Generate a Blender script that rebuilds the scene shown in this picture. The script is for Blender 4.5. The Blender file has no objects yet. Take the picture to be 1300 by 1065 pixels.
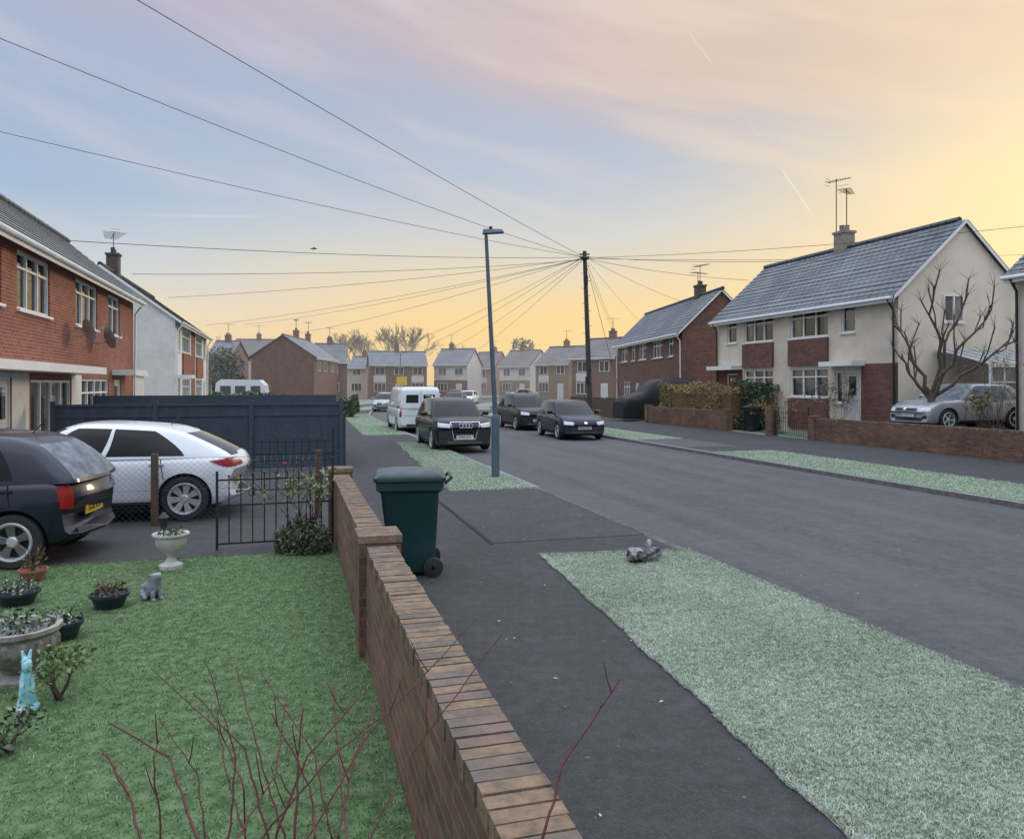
import bpy, bmesh, math, random
import numpy as np
from mathutils import Vector, Matrix
from mathutils.bvhtree import BVHTree
random.seed(7); np.random.seed(7)
scn=bpy.context.scene; COL=scn.collection
R=math.radians; U=random.uniform
TH=R(16.03); cD,sD=math.cos(TH),math.sin(TH)
F=977.0; HZ=488.0; CH=2.0
def px(u,v,y): return Vector(((u-650)*y/F, y, CH+(HZ-v)*y/F))
# ---------------- street frame
CL=8.185; P=[];Hd=[]
def heading(s):
    if s<42: return TH
    if s<90: return TH-(s-42)/48*R(29)
    return TH-R(29)-min(1,(s-90)/60)*R(20)
S0=-30;S1=260
_p=Vector((cD*CL,sD*CL,0))+Vector((-sD,cD,0))*S0
for s in range(S0,S1+1):
    P.append(_p.copy());h=heading(s);Hd.append(h)
    _p=_p+Vector((-math.sin(h),math.cos(h),0))
def W(lat,s,z=0):
    s=max(S0,min(S1-1.001,s)); i=int(math.floor(s-S0)); t=s-S0-i
    p=P[i].lerp(P[i+1],t); h=Hd[i]*(1-t)+Hd[i+1]*t
    return Vector((p.x+math.cos(h)*(lat-CL),p.y+math.sin(h)*(lat-CL),z))
# ---------------- builder
class MB:
    def __init__(s): s.v=[];s.f=[];s.m=[]
    def add(s,vs,fs,mi=0):
        o=len(s.v); s.v+=[tuple(v) for v in vs]; s.f+=[[i+o for i in f] for f in fs]; s.m+=[mi]*len(fs); return s
    def box(s,x0,y0,z0,x1,y1,z1,mi=0,T=None):
        x0,x1=min(x0,x1),max(x0,x1);y0,y1=min(y0,y1),max(y0,y1);z0,z1=min(z0,z1),max(z0,z1)
        v=[(x0,y0,z0),(x1,y0,z0),(x1,y1,z0),(x0,y1,z0),(x0,y0,z1),(x1,y0,z1),(x1,y1,z1),(x0,y1,z1)]
        if T is not None: v=[T@Vector(p) for p in v]
        return s.add(v,[(0,3,2,1),(4,5,6,7),(0,1,5,4),(1,2,6,5),(2,3,7,6),(3,0,4,7)],mi)
    def cbox(s,c,sz,mi=0,rz=0,rx=0,ry=0):
        T=Matrix.Translation(c)@Matrix.Rotation(rz,4,'Z')@Matrix.Rotation(ry,4,'Y')@Matrix.Rotation(rx,4,'X')
        return s.box(-sz[0]/2,-sz[1]/2,-sz[2]/2,sz[0]/2,sz[1]/2,sz[2]/2,mi,T)
    def quad(s,a,b,c,d,mi=0): return s.add([a,b,c,d],[(0,1,2,3)],mi)
    def tube(s,pts,rad,n=6,mi=0,cap=True):
        pts=[Vector(p) for p in pts]
        if not isinstance(rad,(list,tuple)): rad=[rad]*len(pts)
        vs=[];k=len(pts);u=None
        for i,p in enumerate(pts):
            d=(pts[min(i+1,k-1)]-pts[max(i-1,0)])
            if d.length<1e-9: d=Vector((0,0,1))
            d.normalize()
            if u is None: u=d.orthogonal().normalized()
            else:
                u=(u-d*u.dot(d)); u=u.normalized() if u.length>1e-6 else d.orthogonal().normalized()
            w=d.cross(u)
            for j in range(n):
                a=2*math.pi*j/n; vs.append(p+(u*math.cos(a)+w*math.sin(a))*rad[i])
        fs=[]
        for i in range(k-1):
            for j in range(n):
                a=i*n+j;b=i*n+(j+1)%n; fs.append((a,b,b+n,a+n))
        if cap: fs.append(tuple(range(n-1,-1,-1))); fs.append(tuple((k-1)*n+j for j in range(n)))
        return s.add(vs,fs,mi)
    def cyl(s,p0,p1,r0,r1=None,n=10,mi=0): return s.tube([p0,p1],[r0,r0 if r1 is None else r1],n,mi)
    def lathe(s,prof,n=16,T=None,mi=0,axis='Z'):
        vs=[];k=len(prof)
        for r,z in prof:
            for j in range(n):
                a=2*math.pi*j/n
                p=Vector((r*math.cos(a),r*math.sin(a),z)) if axis=='Z' else Vector((r*math.cos(a),z,r*math.sin(a)))
                vs.append(T@p if T is not None else p)
        fs=[]
        for i in range(k-1):
            for j in range(n):
                a=i*n+j;b=i*n+(j+1)%n; fs.append((a,b,b+n,a+n))
        return s.add(vs,fs,mi)
    def sph(s,c,r,nu=10,nv=7,mi=0,jit=0,T=None):
        if not isinstance(r,(tuple,list)): r=(r,r,r)
        vs=[];fs=[]
        for i in range(nv+1):
            ph=math.pi*i/nv
            for j in range(nu):
                a=2*math.pi*j/nu; k=1+U(-jit,jit)
                p=Vector((r[0]*math.sin(ph)*math.cos(a)*k,r[1]*math.sin(ph)*math.sin(a)*k,r[2]*math.cos(ph)*k))
                if T is not None: p=T@p
                vs.append(Vector(c)+p)
        for i in range(nv):
            for j in range(nu):
                a=i*nu+j;b=i*nu+(j+1)%nu; fs.append((a,a+nu,b+nu,b))
        return s.add(vs,fs,mi)
    def leaves(s,pts,size,mis=(0,),flat=0.0):
        for p in pts:
            a=Vector((U(-1,1),U(-1,1),U(-1,1)*(1-flat))).normalized(); b=a.orthogonal().normalized()
            if flat>.5: b=Vector((-a.y,a.x,0)).normalized()
            else: b=(Matrix.Rotation(U(0,6.3),3,a)@b)
            k=size*U(.6,1.3); p=Vector(p)
            s.add([p-a*k,p+b*k*.5,p+a*k,p-b*k*.5],[(0,1,2,3)],random.choice(mis))
        return s
    def build(s,name,mats,parent=None,loc=None,yaw=0,smooth=None,uv=True):
        me=bpy.data.meshes.new(name); me.from_pydata(s.v,[],s.f)
        if not isinstance(mats,(list,tuple)): mats=[mats]
        for m in mats: me.materials.append(m)
        if len(mats)>1: me.polygons.foreach_set('material_index',s.m)
        if uv:
            n=len(me.loops); vi=np.empty(n,np.int32); me.loops.foreach_get('vertex_index',vi)
            co=np.empty(len(me.vertices)*3,np.float32); me.vertices.foreach_get('co',co); co=co.reshape(-1,3)
            me.update(); npol=len(me.polygons); nr=np.empty(npol*3,np.float32); me.polygons.foreach_get('normal',nr); nr=np.abs(nr.reshape(-1,3))
            lt=np.empty(npol,np.int32); me.polygons.foreach_get('loop_total',lt); ln=np.repeat(nr,lt,axis=0); c=co[vi]
            uvv=np.empty((n,2),np.float32)
            zb=(ln[:,2]>=ln[:,0])&(ln[:,2]>=ln[:,1]); xb=(~zb)&(ln[:,0]>ln[:,1]); yb=(~zb)&(~xb)
            uvv[zb]=c[zb][:,[0,1]]; uvv[xb]=c[xb][:,[1,2]]; uvv[yb]=c[yb][:,[0,2]]
            l=me.uv_layers.new(name='UVMap'); l.data.foreach_set('uv',uvv.ravel())
        if smooth is not None:
            me.polygons.foreach_set('use_smooth',[True]*len(me.polygons))
            try: me.set_sharp_from_angle(angle=R(smooth))
            except Exception: pass
        me.update()
        o=bpy.data.objects.new(name,me); COL.objects.link(o)
        if parent: o.parent=parent
        if loc is not None: o.location=loc
        o.rotation_euler=(0,0,yaw)
        return o
def empty(name,loc,yaw=0,parent=None):
    o=bpy.data.objects.new(name,None); o.empty_display_size=.2; COL.objects.link(o); o.location=loc; o.rotation_euler=(0,0,yaw)
    if parent: o.parent=parent
    return o
def tag(o,label,cat,group=None):
    o['label']=label;o['category']=cat
    if group:o['group']=group
    return o
def struct(o): o['kind']='structure'; return o
# ---------------- materials
def nt(name):
    m=bpy.data.materials.new(name); m.use_nodes=True; t=m.node_tree; b=t.nodes['Principled BSDF']; return m,t,b
def N(t,k,**kw):
    n=t.nodes.new(k)
    for a,b in kw.items(): setattr(n,a,b)
    return n
def ramp(t,src,p0,p1,c0=(0,0,0,1),c1=(1,1,1,1)):
    r=N(t,'ShaderNodeValToRGB'); r.color_ramp.elements[0].position=p0; r.color_ramp.elements[1].position=p1
    r.color_ramp.elements[0].color=c0; r.color_ramp.elements[1].color=c1; t.links.new(src,r.inputs[0]); return r
def mixc(t,f,a,b,blend='MIX'):
    n=N(t,'ShaderNodeMix',data_type='RGBA',blend_type=blend)
    for inp,val in ((n.inputs[0],f),(n.inputs[6],a),(n.inputs[7],b)):
        if hasattr(val,'is_linked') or hasattr(val,'links'): t.links.new(val,inp)
        elif isinstance(val,(int,float)): inp.default_value=val
        else: inp.default_value=(*val[:3],1)
    return n.outputs[2]
def noise(t,co,scale,detail=4,rough=.6,dist=0):
    n=N(t,'ShaderNodeTexNoise'); n.inputs['Scale'].default_value=scale; n.inputs['Detail'].default_value=detail; n.inputs['Roughness'].default_value=rough; n.inputs['Distortion'].default_value=dist
    t.links.new(co,n.inputs['Vector']); return n.outputs['Fac']
def frostmix(t,col,co,amt,c=(.62,.68,.74),sc=1.2):
    g=N(t,'ShaderNodeNewGeometry'); s=N(t,'ShaderNodeSeparateXYZ'); t.links.new(g.outputs['Normal'],s.inputs[0])
    mr=N(t,'ShaderNodeMapRange'); mr.inputs[1].default_value=.15; mr.inputs[2].default_value=.85; t.links.new(s.outputs['Z'],mr.inputs[0])
    n=ramp(t,noise(t,co,sc,5,.7),.3,.7,(.35,.35,.35,1))
    m=N(t,'ShaderNodeMath',operation='MULTIPLY'); t.links.new(mr.outputs[0],m.inputs[0]); t.links.new(n.outputs[0],m.inputs[1])
    m2=N(t,'ShaderNodeMath',operation='MULTIPLY'); t.links.new(m.outputs[0],m2.inputs[0]); m2.inputs[1].default_value=amt
    return mixc(t,m2.outputs[0],col,c)
def bumpn(t,b,src,st,dist=.01):
    n=N(t,'ShaderNodeBump'); n.inputs['Strength'].default_value=st; n.inputs['Distance'].default_value=dist
    t.links.new(src,n.inputs['Height']); t.links.new(n.outputs[0],b.inputs['Normal'])
def M(name,c,c2=None,sc=4,rough=.7,metal=0,bump=0,bsc=40,frost=0,coat=0,spec=.5,fsc=1.2,lo=.35,hi=.65):
    m,t,b=nt(name); tc=N(t,'ShaderNodeTexCoord').outputs['Object']
    if c2 is None: c2=tuple(x*.8 for x in c)
    r=ramp(t,noise(t,tc,sc,4,.65),lo,hi); col=mixc(t,r.outputs[0],c,c2)
    if frost: col=frostmix(t,col,tc,frost,sc=fsc)
    t.links.new(col,b.inputs['Base Color']); b.inputs['Roughness'].default_value=rough; b.inputs['Metallic'].default_value=metal
    b.inputs['Coat Weight'].default_value=coat; b.inputs['Coat Roughness'].default_value=.06; b.inputs['Specular IOR Level'].default_value=spec
    if bump: bumpn(t,b,noise(t,tc,bsc,3),bump)
    return m
def brickmat(name,c1,c2,mort,frost=0,bw=.225,rh=.075,ms=.006,off=.5,bump=.5,stain=.5,rough=.85,fsc=1.2,vary=.25):
    m,t,b=nt(name); uv=N(t,'ShaderNodeUVMap'); uv.uv_map='UVMap'; tc=N(t,'ShaderNodeTexCoord').outputs['Object']
    br=N(t,'ShaderNodeTexBrick'); br.offset=off; br.inputs['Scale'].default_value=1; br.inputs['Brick Width'].default_value=bw; br.inputs['Row Height'].default_value=rh
    br.inputs['Mortar Size'].default_value=ms; br.inputs['Mortar Smooth'].default_value=.2; br.inputs['Color1'].default_value=(*c1,1); br.inputs['Color2'].default_value=(*c2,1); br.inputs['Mortar'].default_value=(*mort,1)
    t.links.new(uv.outputs[0],br.inputs['Vector'])
    n=ramp(t,noise(t,tc,1.3,5,.7),.3,.7,(1-stain*.5,)*3+(1,),(1.1,1.1,1.1,1))
    n2=ramp(t,noise(t,tc,14,3,.7),.3,.7,(1-vary,)*3+(1,),(1+vary*.6,)*3+(1,))
    col=mixc(t,1.0,mixc(t,1.0,br.outputs['Color'],n.outputs[0],'MULTIPLY'),n2.outputs[0],'MULTIPLY')
    if frost:
        col=frostmix(t,col,tc,frost,sc=fsc)
        dk=ramp(t,br.outputs['Fac'],0,1,(1,1,1,1),(.4,.4,.42,1)); col=mixc(t,1.0,col,dk.outputs[0],'MULTIPLY')
        pb=N(t,'ShaderNodeTexBrick'); pb.offset=off; pb.inputs['Scale'].default_value=1; pb.inputs['Brick Width'].default_value=bw; pb.inputs['Row Height'].default_value=rh; pb.inputs['Mortar Size'].default_value=0
        pb.inputs['Color1'].default_value=(.86,.86,.87,1); pb.inputs['Color2'].default_value=(1.06,1.06,1.06,1); t.links.new(uv.outputs[0],pb.inputs['Vector']); col=mixc(t,1.0,col,pb.outputs['Color'],'MULTIPLY')
    t.links.new(col,b.inputs['Base Color']); b.inputs['Roughness'].default_value=rough
    inv=N(t,'ShaderNodeMath',operation='SUBTRACT'); inv.inputs[0].default_value=1; t.links.new(br.outputs['Fac'],inv.inputs[1])
    bumpn(t,b,inv.outputs[0],bump,.012)
    return m
def asphalt(name,c,c2,fr=(.18,.20,.225),fa=.35,spk=.4,track=False):
    m,t,b=nt(name); tc=N(t,'ShaderNodeTexCoord').outputs['Object']
    col=mixc(t,ramp(t,noise(t,tc,.55,6,.7,.6),.3,.7).outputs[0],c,c2)
    col=mixc(t,1.0,col,ramp(t,noise(t,tc,9,5,.8),.32,.68,(.6,.6,.6,1),(1.32,1.31,1.30,1)).outputs[0],'MULTIPLY')
    col=mixc(t,ramp(t,noise(t,tc,70,2,.8),.5,.72,(0,)*3+(1,),(spk,)*3+(1,)).outputs[0],col,tuple(min(1,x*3.2) for x in c))
    col=mixc(t,ramp(t,noise(t,tc,2.6,6,.75),.5,.75,(0,)*3+(1,),(fa,)*3+(1,)).outputs[0],col,fr)
    v=N(t,'ShaderNodeTexVoronoi'); v.inputs['Scale'].default_value=5.5; t.links.new(tc,v.inputs['Vector'])
    col=mixc(t,ramp(t,v.outputs['Distance'],.03,.045,(.35,)*3+(1,),(0,)*3+(1,)).outputs[0],col,(.3,.26,.22))
    if track:
        mp=N(t,'ShaderNodeMapping'); mp.inputs['Rotation'].default_value=(0,0,-TH); t.links.new(tc,mp.inputs[0])
        mp2=N(t,'ShaderNodeMapping'); mp2.inputs['Scale'].default_value=(1.1,.05,1); t.links.new(mp.outputs[0],mp2.inputs[0])
        col=mixc(t,ramp(t,noise(t,mp2.outputs[0],1.2,4,.6),.4,.68,(0,)*3+(1,),(.6,)*3+(1,)).outputs[0],col,(.122,.114,.112))
    t.links.new(col,b.inputs['Base Color']); b.inputs['Roughness'].default_value=.85
    bumpn(t,b,noise(t,tc,90,2,.8),.8,.015); return m
def attrmat(name,rough=.8):
    m,t,b=nt(name); a=N(t,'ShaderNodeAttribute'); a.attribute_name='Col'; t.links.new(a.outputs['Color'],b.inputs['Base Color']); b.inputs['Roughness'].default_value=rough; b.inputs['Specular IOR Level'].default_value=.25; return m
def winglass(name):
    m,t,b=nt(name); out=[n for n in t.nodes if n.type=='OUTPUT_MATERIAL'][0]
    g=N(t,'ShaderNodeBsdfGlossy'); g.inputs['Roughness'].default_value=.03; g.inputs['Color'].default_value=(.9,.93,.95,1)
    tr=N(t,'ShaderNodeBsdfTransparent'); tr.inputs['Color'].default_value=(.75,.8,.82,1)
    lw=N(t,'ShaderNodeFresnel'); lw.inputs['IOR'].default_value=1.7
    mx=N(t,'ShaderNodeMixShader'); t.links.new(lw.outputs[0],mx.inputs[0]); t.links.new(tr.outputs[0],mx.inputs[1]); t.links.new(g.outputs[0],mx.inputs[2]); t.links.new(mx.outputs[0],out.inputs[0]); return m
m_road=asphalt('road_asphalt',(.054,.056,.062),(.080,.080,.085),fa=.2,spk=.5,track=True)
m_pave=asphalt('pavement_asphalt',(.029,.0295,.033),(.047,.046,.050),fa=.13,spk=.6)
m_drive=asphalt('driveway_asphalt',(.038,.038,.042),(.058,.057,.061),fa=.14)
m_kerb=M('kerb_concrete',(.19,.18,.17),(.10,.10,.10),sc=8,rough=.9,bump=.4,frost=.25)
m_edge=M('worn_edging',(.13,.125,.12),(.06,.06,.06),sc=5,rough=.9,bump=.4)
m_ground=M('frosty_ground',(.1,.14,.09),(.24,.29,.24),sc=.6,rough=.95,bump=.3,bsc=5)
m_verge=M('frosty_turf',(.08,.13,.06),(.32,.40,.30),sc=22,rough=.95,bump=.8,bsc=60)
m_lawn=M('lawn_turf',(.035,.08,.02),(.12,.19,.08),sc=12,rough=.95,bump=.8,bsc=60)
m_blade=attrmat('grass_blades')
m_brickA=brickmat('red_brick',(.30,.088,.05),(.20,.052,.033),(.33,.26,.22))
m_brickR=brickmat('brown_brick',(.19,.085,.06),(.12,.05,.038),(.2,.155,.13))
m_brickF=brickmat('haze_tinted_brick',(.23,.13,.10),(.17,.09,.072),(.24,.19,.16),stain=.3)  # far brick with distance haze mixed into its base colour
m_brickG=brickmat('haze_tinted_buff_brick',(.32,.22,.15),(.25,.165,.115),(.28,.23,.19),stain=.3)  # buff brick paled in colour to paint in haze
m_brickW=brickmat('garden_wall_brick',(.26,.125,.072),(.15,.07,.045),(.19,.165,.14),stain=1.0,bump=.9,ms=.009)
m_cope=M('coping_brick',(.25,.17,.11),(.11,.085,.062),sc=13,rough=.9,bump=.8)
m_cope2=M('coping_brick_dark',(.17,.11,.078),(.08,.062,.048),sc=9,rough=.9,bump=.8,frost=.06,fsc=6)
m_mort=M('mortar',(.085,.078,.07),rough=.95)
m_cream=M('cream_render',(.64,.57,.48),(.52,.46,.39),sc=1.2,rough=.9,bump=.25,bsc=80)
m_gable=M('pale_gable_render',(.68,.63,.55),(.58,.53,.46),sc=.8,rough=.9,bump=.2,bsc=80)
m_white=M('white_render',(.68,.67,.66),(.56,.55,.54),sc=1.0,rough=.9,bump=.2,bsc=80)
m_whF=M('haze_tinted_white_render',(.62,.58,.54),(.54,.50,.47),sc=1.0,rough=.9)  # white dulled and warmed, haze put into the render colour
m_crF=M('haze_tinted_cream_render',(.56,.47,.37),(.48,.40,.32),sc=1.0,rough=.9)  # cream render for far houses, haze worked into the colour
m_tile=brickmat('frosted_roof_tiles',(.088,.095,.110),(.068,.073,.085),(.03,.03,.03),frost=.34,bw=.33,rh=.26,ms=.02,off=.5,bump=.8,fsc=.5)
m_tileB=brickmat('brown_roof_tiles',(.19,.145,.125),(.14,.105,.095),(.05,.04,.04),frost=.25,bw=.33,rh=.26,ms=.03,off=.5,bump=1.0,fsc=.7)
m_tileF=brickmat('haze_tinted_roof_tiles',(.13,.135,.15),(.10,.10,.115),(.05,.05,.05),frost=.3,bw=.33,rh=.26,ms=.022,off=.5,bump=.6,fsc=.7)  # far roof tiles, colour lightened as painted haze
m_upvc=M('white_upvc',(.75,.76,.78),(.66,.67,.69),sc=2,rough=.35)
m_glass=winglass('window_glass')
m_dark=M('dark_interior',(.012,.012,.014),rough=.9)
m_curt=M('net_curtain',(.62,.6,.58),(.42,.41,.4),sc=3,rough=.95)
m_farglass=M('distant_glass',(.06,.06,.07),(.12,.12,.13),rough=.1)
m_black=M('black_metal',(.015,.015,.017),rough=.45)
m_plastic=M('black_plastic',(.02,.02,.022),(.03,.03,.032),rough=.6,spec=.3)
m_fenceB=M('blue_grey_fence_paint',(.034,.050,.072),(.046,.064,.09),sc=3,rough=.7,bump=.2)
m_fenceW=M('brown_timber',(.12,.08,.06),(.07,.05,.04),sc=5,rough=.9,bump=.3)
m_pole=M('pole_timber',(.075,.066,.06),(.04,.036,.033),sc=6,rough=.9,bump=.4)
m_galv=M('grey_lamp_column',(.10,.14,.19),(.07,.10,.14),sc=3,rough=.5,metal=.2)
m_bark=M('bark',(.12,.09,.07),(.055,.042,.036),sc=9,rough=.95,bump=.7,bsc=25,frost=.15)
m_twig=M('twig',(.10,.07,.055),(.06,.045,.035),rough=.9)
m_hztwig=M('haze_tinted_twig',(.20,.15,.11),(.15,.12,.09),rough=.9)  # haze painted into the twig colour of distant trees
m_stem=M('rose_stem',(.11,.016,.02),(.05,.014,.013),sc=14,rough=.6)
m_leafD=M('leaf_dark',(.02,.038,.018),(.035,.055,.025),rough=.7,frost=.15)
m_leafG=M('leaf_green',(.06,.13,.03),(.09,.16,.05),rough=.7,frost=.15)
m_leafY=M('leaf_yellow',(.22,.18,.07),(.14,.14,.06),rough=.7,frost=.1)
m_leafO=M('leaf_rust',(.18,.095,.04),(.12,.07,.035),rough=.8,frost=.15)
m_hY=M('hedge_yellow',(.36,.29,.11),(.26,.22,.09),rough=.8)
m_hO=M('hedge_rust',(.30,.16,.07),(.20,.11,.05),rough=.8)
m_lime=M('leaf_lime',(.20,.26,.06),(.13,.19,.05),rough=.7)
m_stone=M('weathered_stone',(.3,.28,.25),(.15,.14,.125),sc=12,rough=.95,bump=.8,bsc=30,frost=.2,fsc=5)
m_tyre=M('tyre_rubber',(.018,.018,.019),(.03,.03,.03),rough=.85,bump=.2)
m_rim=M('alloy_rim',(.55,.56,.58),(.45,.46,.48),rough=.35,metal=.35)
m_rimD=M('brake_shadow',(.03,.03,.03),rough=.8)  # near-black colour stands for shade behind the spokes
m_carglass=M('car_glass',(.006,.008,.010),rough=.05,spec=.32)
m_frostglass=M('frosted_car_glass',(.09,.11,.135),(.20,.24,.28),sc=7,rough=.6,spec=.3)
m_red=M('tail_light_red',(.30,.010,.012),rough=.35,spec=.3)
m_head=M('headlight_glass',(.75,.78,.8),(.5,.52,.55),sc=14,rough=.12,coat=1)
m_yplate=M('yellow_plate',(.7,.5,.03),rough=.4)
m_wplate=M('white_plate',(.8,.8,.8),rough=.4)
m_seam=M('panel_gap',(.006,.006,.007),rough=.9)
m_chrome=M('chrome',(.7,.7,.72),rough=.25,metal=.8)
m_navy=M('navy_paint',(.007,.011,.026),(.009,.014,.03),rough=.32,coat=.45,spec=.3)
m_wpaint=M('white_car_paint',(.74,.77,.82),(.70,.73,.78),rough=.3,coat=.8)
m_grey=M('dark_grey_paint',(.007,.009,.014),(.009,.012,.018),rough=.35,coat=.35,spec=.25)
m_dblue=M('deep_blue_paint',(.002,.006,.028),(.003,.008,.034),rough=.32,coat=.35,spec=.25)
m_silver=M('silver_paint',(.28,.295,.32),(.34,.35,.38),rough=.35,metal=.3,coat=.5)
m_bin=M('green_bin_plastic',(.007,.038,.042),(.010,.048,.052),sc=3,rough=.45,bump=.1)
m_lid=M('bin_lid',(.010,.036,.036),(.008,.028,.029),rough=.5,frost=.10,fsc=9)
m_tarp=M('black_tarpaulin',(.007,.008,.011),(.013,.015,.019),sc=2,rough=.5,bump=1,bsc=5,spec=.3)
# ---------------- world
w=bpy.data.worlds.new("World"); scn.world=w; w.use_nodes=True; t=w.node_tree; t.nodes.clear()
out=N(t,'ShaderNodeOutputWorld'); bg=N(t,'ShaderNodeBackground'); t.links.new(bg.outputs[0],out.inputs[0])
tc=N(t,'ShaderNodeTexCoord'); sp=N(t,'ShaderNodeSeparateXYZ'); t.links.new(tc.outputs['Generated'],sp.inputs[0])
def mth(op,a,b=None,c=None):
    n=N(t,'ShaderNodeMath',operation=op)
    for i,v in enumerate((a,b,c)):
        if v is None: continue
        if isinstance(v,(int,float)): n.inputs[i].default_value=v
        else: t.links.new(v,n.inputs[i])
    return n.outputs[0]
def srgb(r,g,b):
    f=lambda c:((c/255+.055)/1.055)**2.4 if c>10 else c/255/12.92
    return (f(r),f(g),f(b),1)
def smooth(x,a,b):
    n=N(t,'ShaderNodeMapRange',interpolation_type='SMOOTHSTEP'); n.inputs[1].default_value=a; n.inputs[2].default_value=b; t.links.new(x,n.inputs[0]); return n.outputs[0]
X,Y,Z=sp.outputs
az=mth('ARCTAN2',X,Y)
def cramp(src,els):
    r=N(t,'ShaderNodeValToRGB'); e=r.color_ramp.elements
    while len(e)<len(els): e.new(.5)
    for i,(p,c) in enumerate(els): e[i].position=p; e[i].color=srgb(*c)
    t.links.new(src,r.inputs[0]); return r.outputs[0]
nv=N(t,'ShaderNodeCombineXYZ'); t.links.new(mth('MULTIPLY',az,1.3),nv.inputs[0]); t.links.new(mth('ADD',mth('MULTIPLY',Z,6.5),mth('MULTIPLY',az,1.5)),nv.inputs[1])
n1=noise(t,nv.outputs[0],1.3,3,.5,.3)
nvb=N(t,'ShaderNodeCombineXYZ'); t.links.new(mth('MULTIPLY',az,2.2),nvb.inputs[0]); t.links.new(mth('ADD',mth('MULTIPLY',Z,15),mth('MULTIPLY',az,3.6)),nvb.inputs[1])
n2=noise(t,nvb.outputs[0],1.1,4,.5,.2)
zz=mth('ADD',Z,mth('MULTIPLY',mth('SUBTRACT',n1,.5),.05))
Lc=cramp(zz,[(0,(244,212,172)),(.05,(248,222,182)),(.095,(232,224,208)),(.15,(202,213,220)),(.22,(170,192,217)),(.31,(168,185,212)),(.5,(180,187,208))])
Rc=cramp(zz,[(0,(255,210,134)),(.045,(255,214,134)),(.09,(253,219,156)),(.135,(240,221,184)),(.19,(215,215,211)),(.26,(190,200,215)),(.34,(182,191,211)),(.5,(184,188,208))])
base=mixc(t,smooth(az,-.62,.0),Lc,Rc)
wf=mth('MULTIPLY',smooth(az,.08,.64),mth('SUBTRACT',1.0,smooth(Z,.20,.40)))
base=mixc(t,mth('MULTIPLY',wf,.8),base,srgb(255,222,158)[:3])
cm=smooth(mth('ADD',mth('ADD',Z,mth('MULTIPLY',mth('SUBTRACT',n1,.5),.14)),mth('ADD',mth('MULTIPLY',az,.13),mth('MULTIPLY',mth('SUBTRACT',n2,.5),.07))),.295,.40)
cc=mixc(t,smooth(az,-.5,.45),srgb(194,184,202)[:3],srgb(234,206,182)[:3])
lum=ramp(t,n2,.3,.7,(.93,.93,.95,1),(1.04,1.035,1.03,1)).outputs[0]
cc=mixc(t,1.0,cc,lum,'MULTIPLY')
base=mixc(t,mth('MULTIPLY',cm,.85),base,cc)
stv=mth('MULTIPLY',smooth(n2,.45,.72),mth('MULTIPLY',smooth(Z,.06,.2),.42))
base=mixc(t,stv,base,mixc(t,smooth(az,-.5,.5),srgb(216,212,222)[:3],srgb(250,226,198)[:3]))
SUN_AZ=R(38);SUN_EL=R(14)
sd=Vector((math.sin(SUN_AZ)*math.cos(SUN_EL),math.cos(SUN_AZ)*math.cos(SUN_EL),math.sin(SUN_EL)))
def dotd(v):
    d=N(t,'ShaderNodeVectorMath',operation='DOT_PRODUCT'); t.links.new(tc.outputs['Generated'],d.inputs[0]); d.inputs[1].default_value=v; return d.outputs['Value']
gl=mth('MULTIPLY',mth('POWER',mth('MAXIMUM',dotd(sd),0),45),.45)
base=mixc(t,gl,base,(1.2,.95,.48))
# low yellow band brightest just above the far roofs
lowz=mth('SUBTRACT',1.0,smooth(mth('ABSOLUTE',mth('SUBTRACT',Z,.045)),0,.10)); laz=mth('SUBTRACT',1.0,smooth(mth('ABSOLUTE',mth('SUBTRACT',az,.10)),0,.42))
base=mixc(t,mth('MULTIPLY',mth('MULTIPLY',lowz,laz),.5),base,(1.08,.76,.30))
for (u1,v1,u2,v2,wd,stn) in ((988,208,1036,280,.0018,.5),(872,38,908,86,.0016,.28),(170,272,345,276,.003,.2),(940,140,985,205,.0016,.12)):
    d1=Vector((u1-650,F,HZ-v1)).normalized(); d2=Vector((u2-650,F,HZ-v2)).normalized(); nn=d1.cross(d2).normalized(); md=(d1+d2).normalized(); hc=d1.dot(md)
    f=mth('MULTIPLY',mth('SUBTRACT',1.0,smooth(mth('ABSOLUTE',dotd(nn)),0,wd)),mth('MULTIPLY',smooth(dotd(md),hc-.0001,hc+(1-hc)*.7),stn))
    base=mixc(t,f,base,(1.0,.88,.76))
sky=N(t,'ShaderNodeTexSky',sky_type='NISHITA'); sky.sun_disc=False; sky.sun_elevation=SUN_EL; sky.sun_rotation=SUN_AZ
sk=N(t,'ShaderNodeVectorMath',operation='SCALE'); t.links.new(sky.outputs[0],sk.inputs[0]); sk.inputs['Scale'].default_value=.1
col=mixc(t,.04,base,sk.outputs[0])
up=smooth(Z,.42,.62); back=smooth(mth('MULTIPLY',Y,-1),-.2,.4)
cool=mth('MAXIMUM',up,back)
col=mixc(t,cool,col,srgb(200,208,222)[:3])
t.links.new(col,bg.inputs[0])
st=mth('ADD',1.0,mth('MULTIPLY',smooth(Z,.45,.8),2.2))  # sky above the frame boosted to brighten the light on the ground
t.links.new(st,bg.inputs[1])
sl=bpy.data.lights.new('sun','SUN'); sl.energy=1.1; sl.angle=R(12); sl.color=(1,.83,.60); so=bpy.data.objects.new('sun',sl); COL.objects.link(so)
so.rotation_euler=sd.to_track_quat('Z','Y').to_euler()
mm_=bpy.data.materials.new('mist'); mm_.use_nodes=True; mt=mm_.node_tree; mt.nodes.clear(); mo=N(mt,'ShaderNodeOutputMaterial'); vs_=N(mt,'ShaderNodeVolumeScatter'); vs_.inputs['Color'].default_value=(.99,.96,.92,1); vs_.inputs['Density'].default_value=.0019; vs_.inputs['Anisotropy'].default_value=.35; mt.links.new(vs_.outputs[0],mo.inputs['Volume'])
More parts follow.
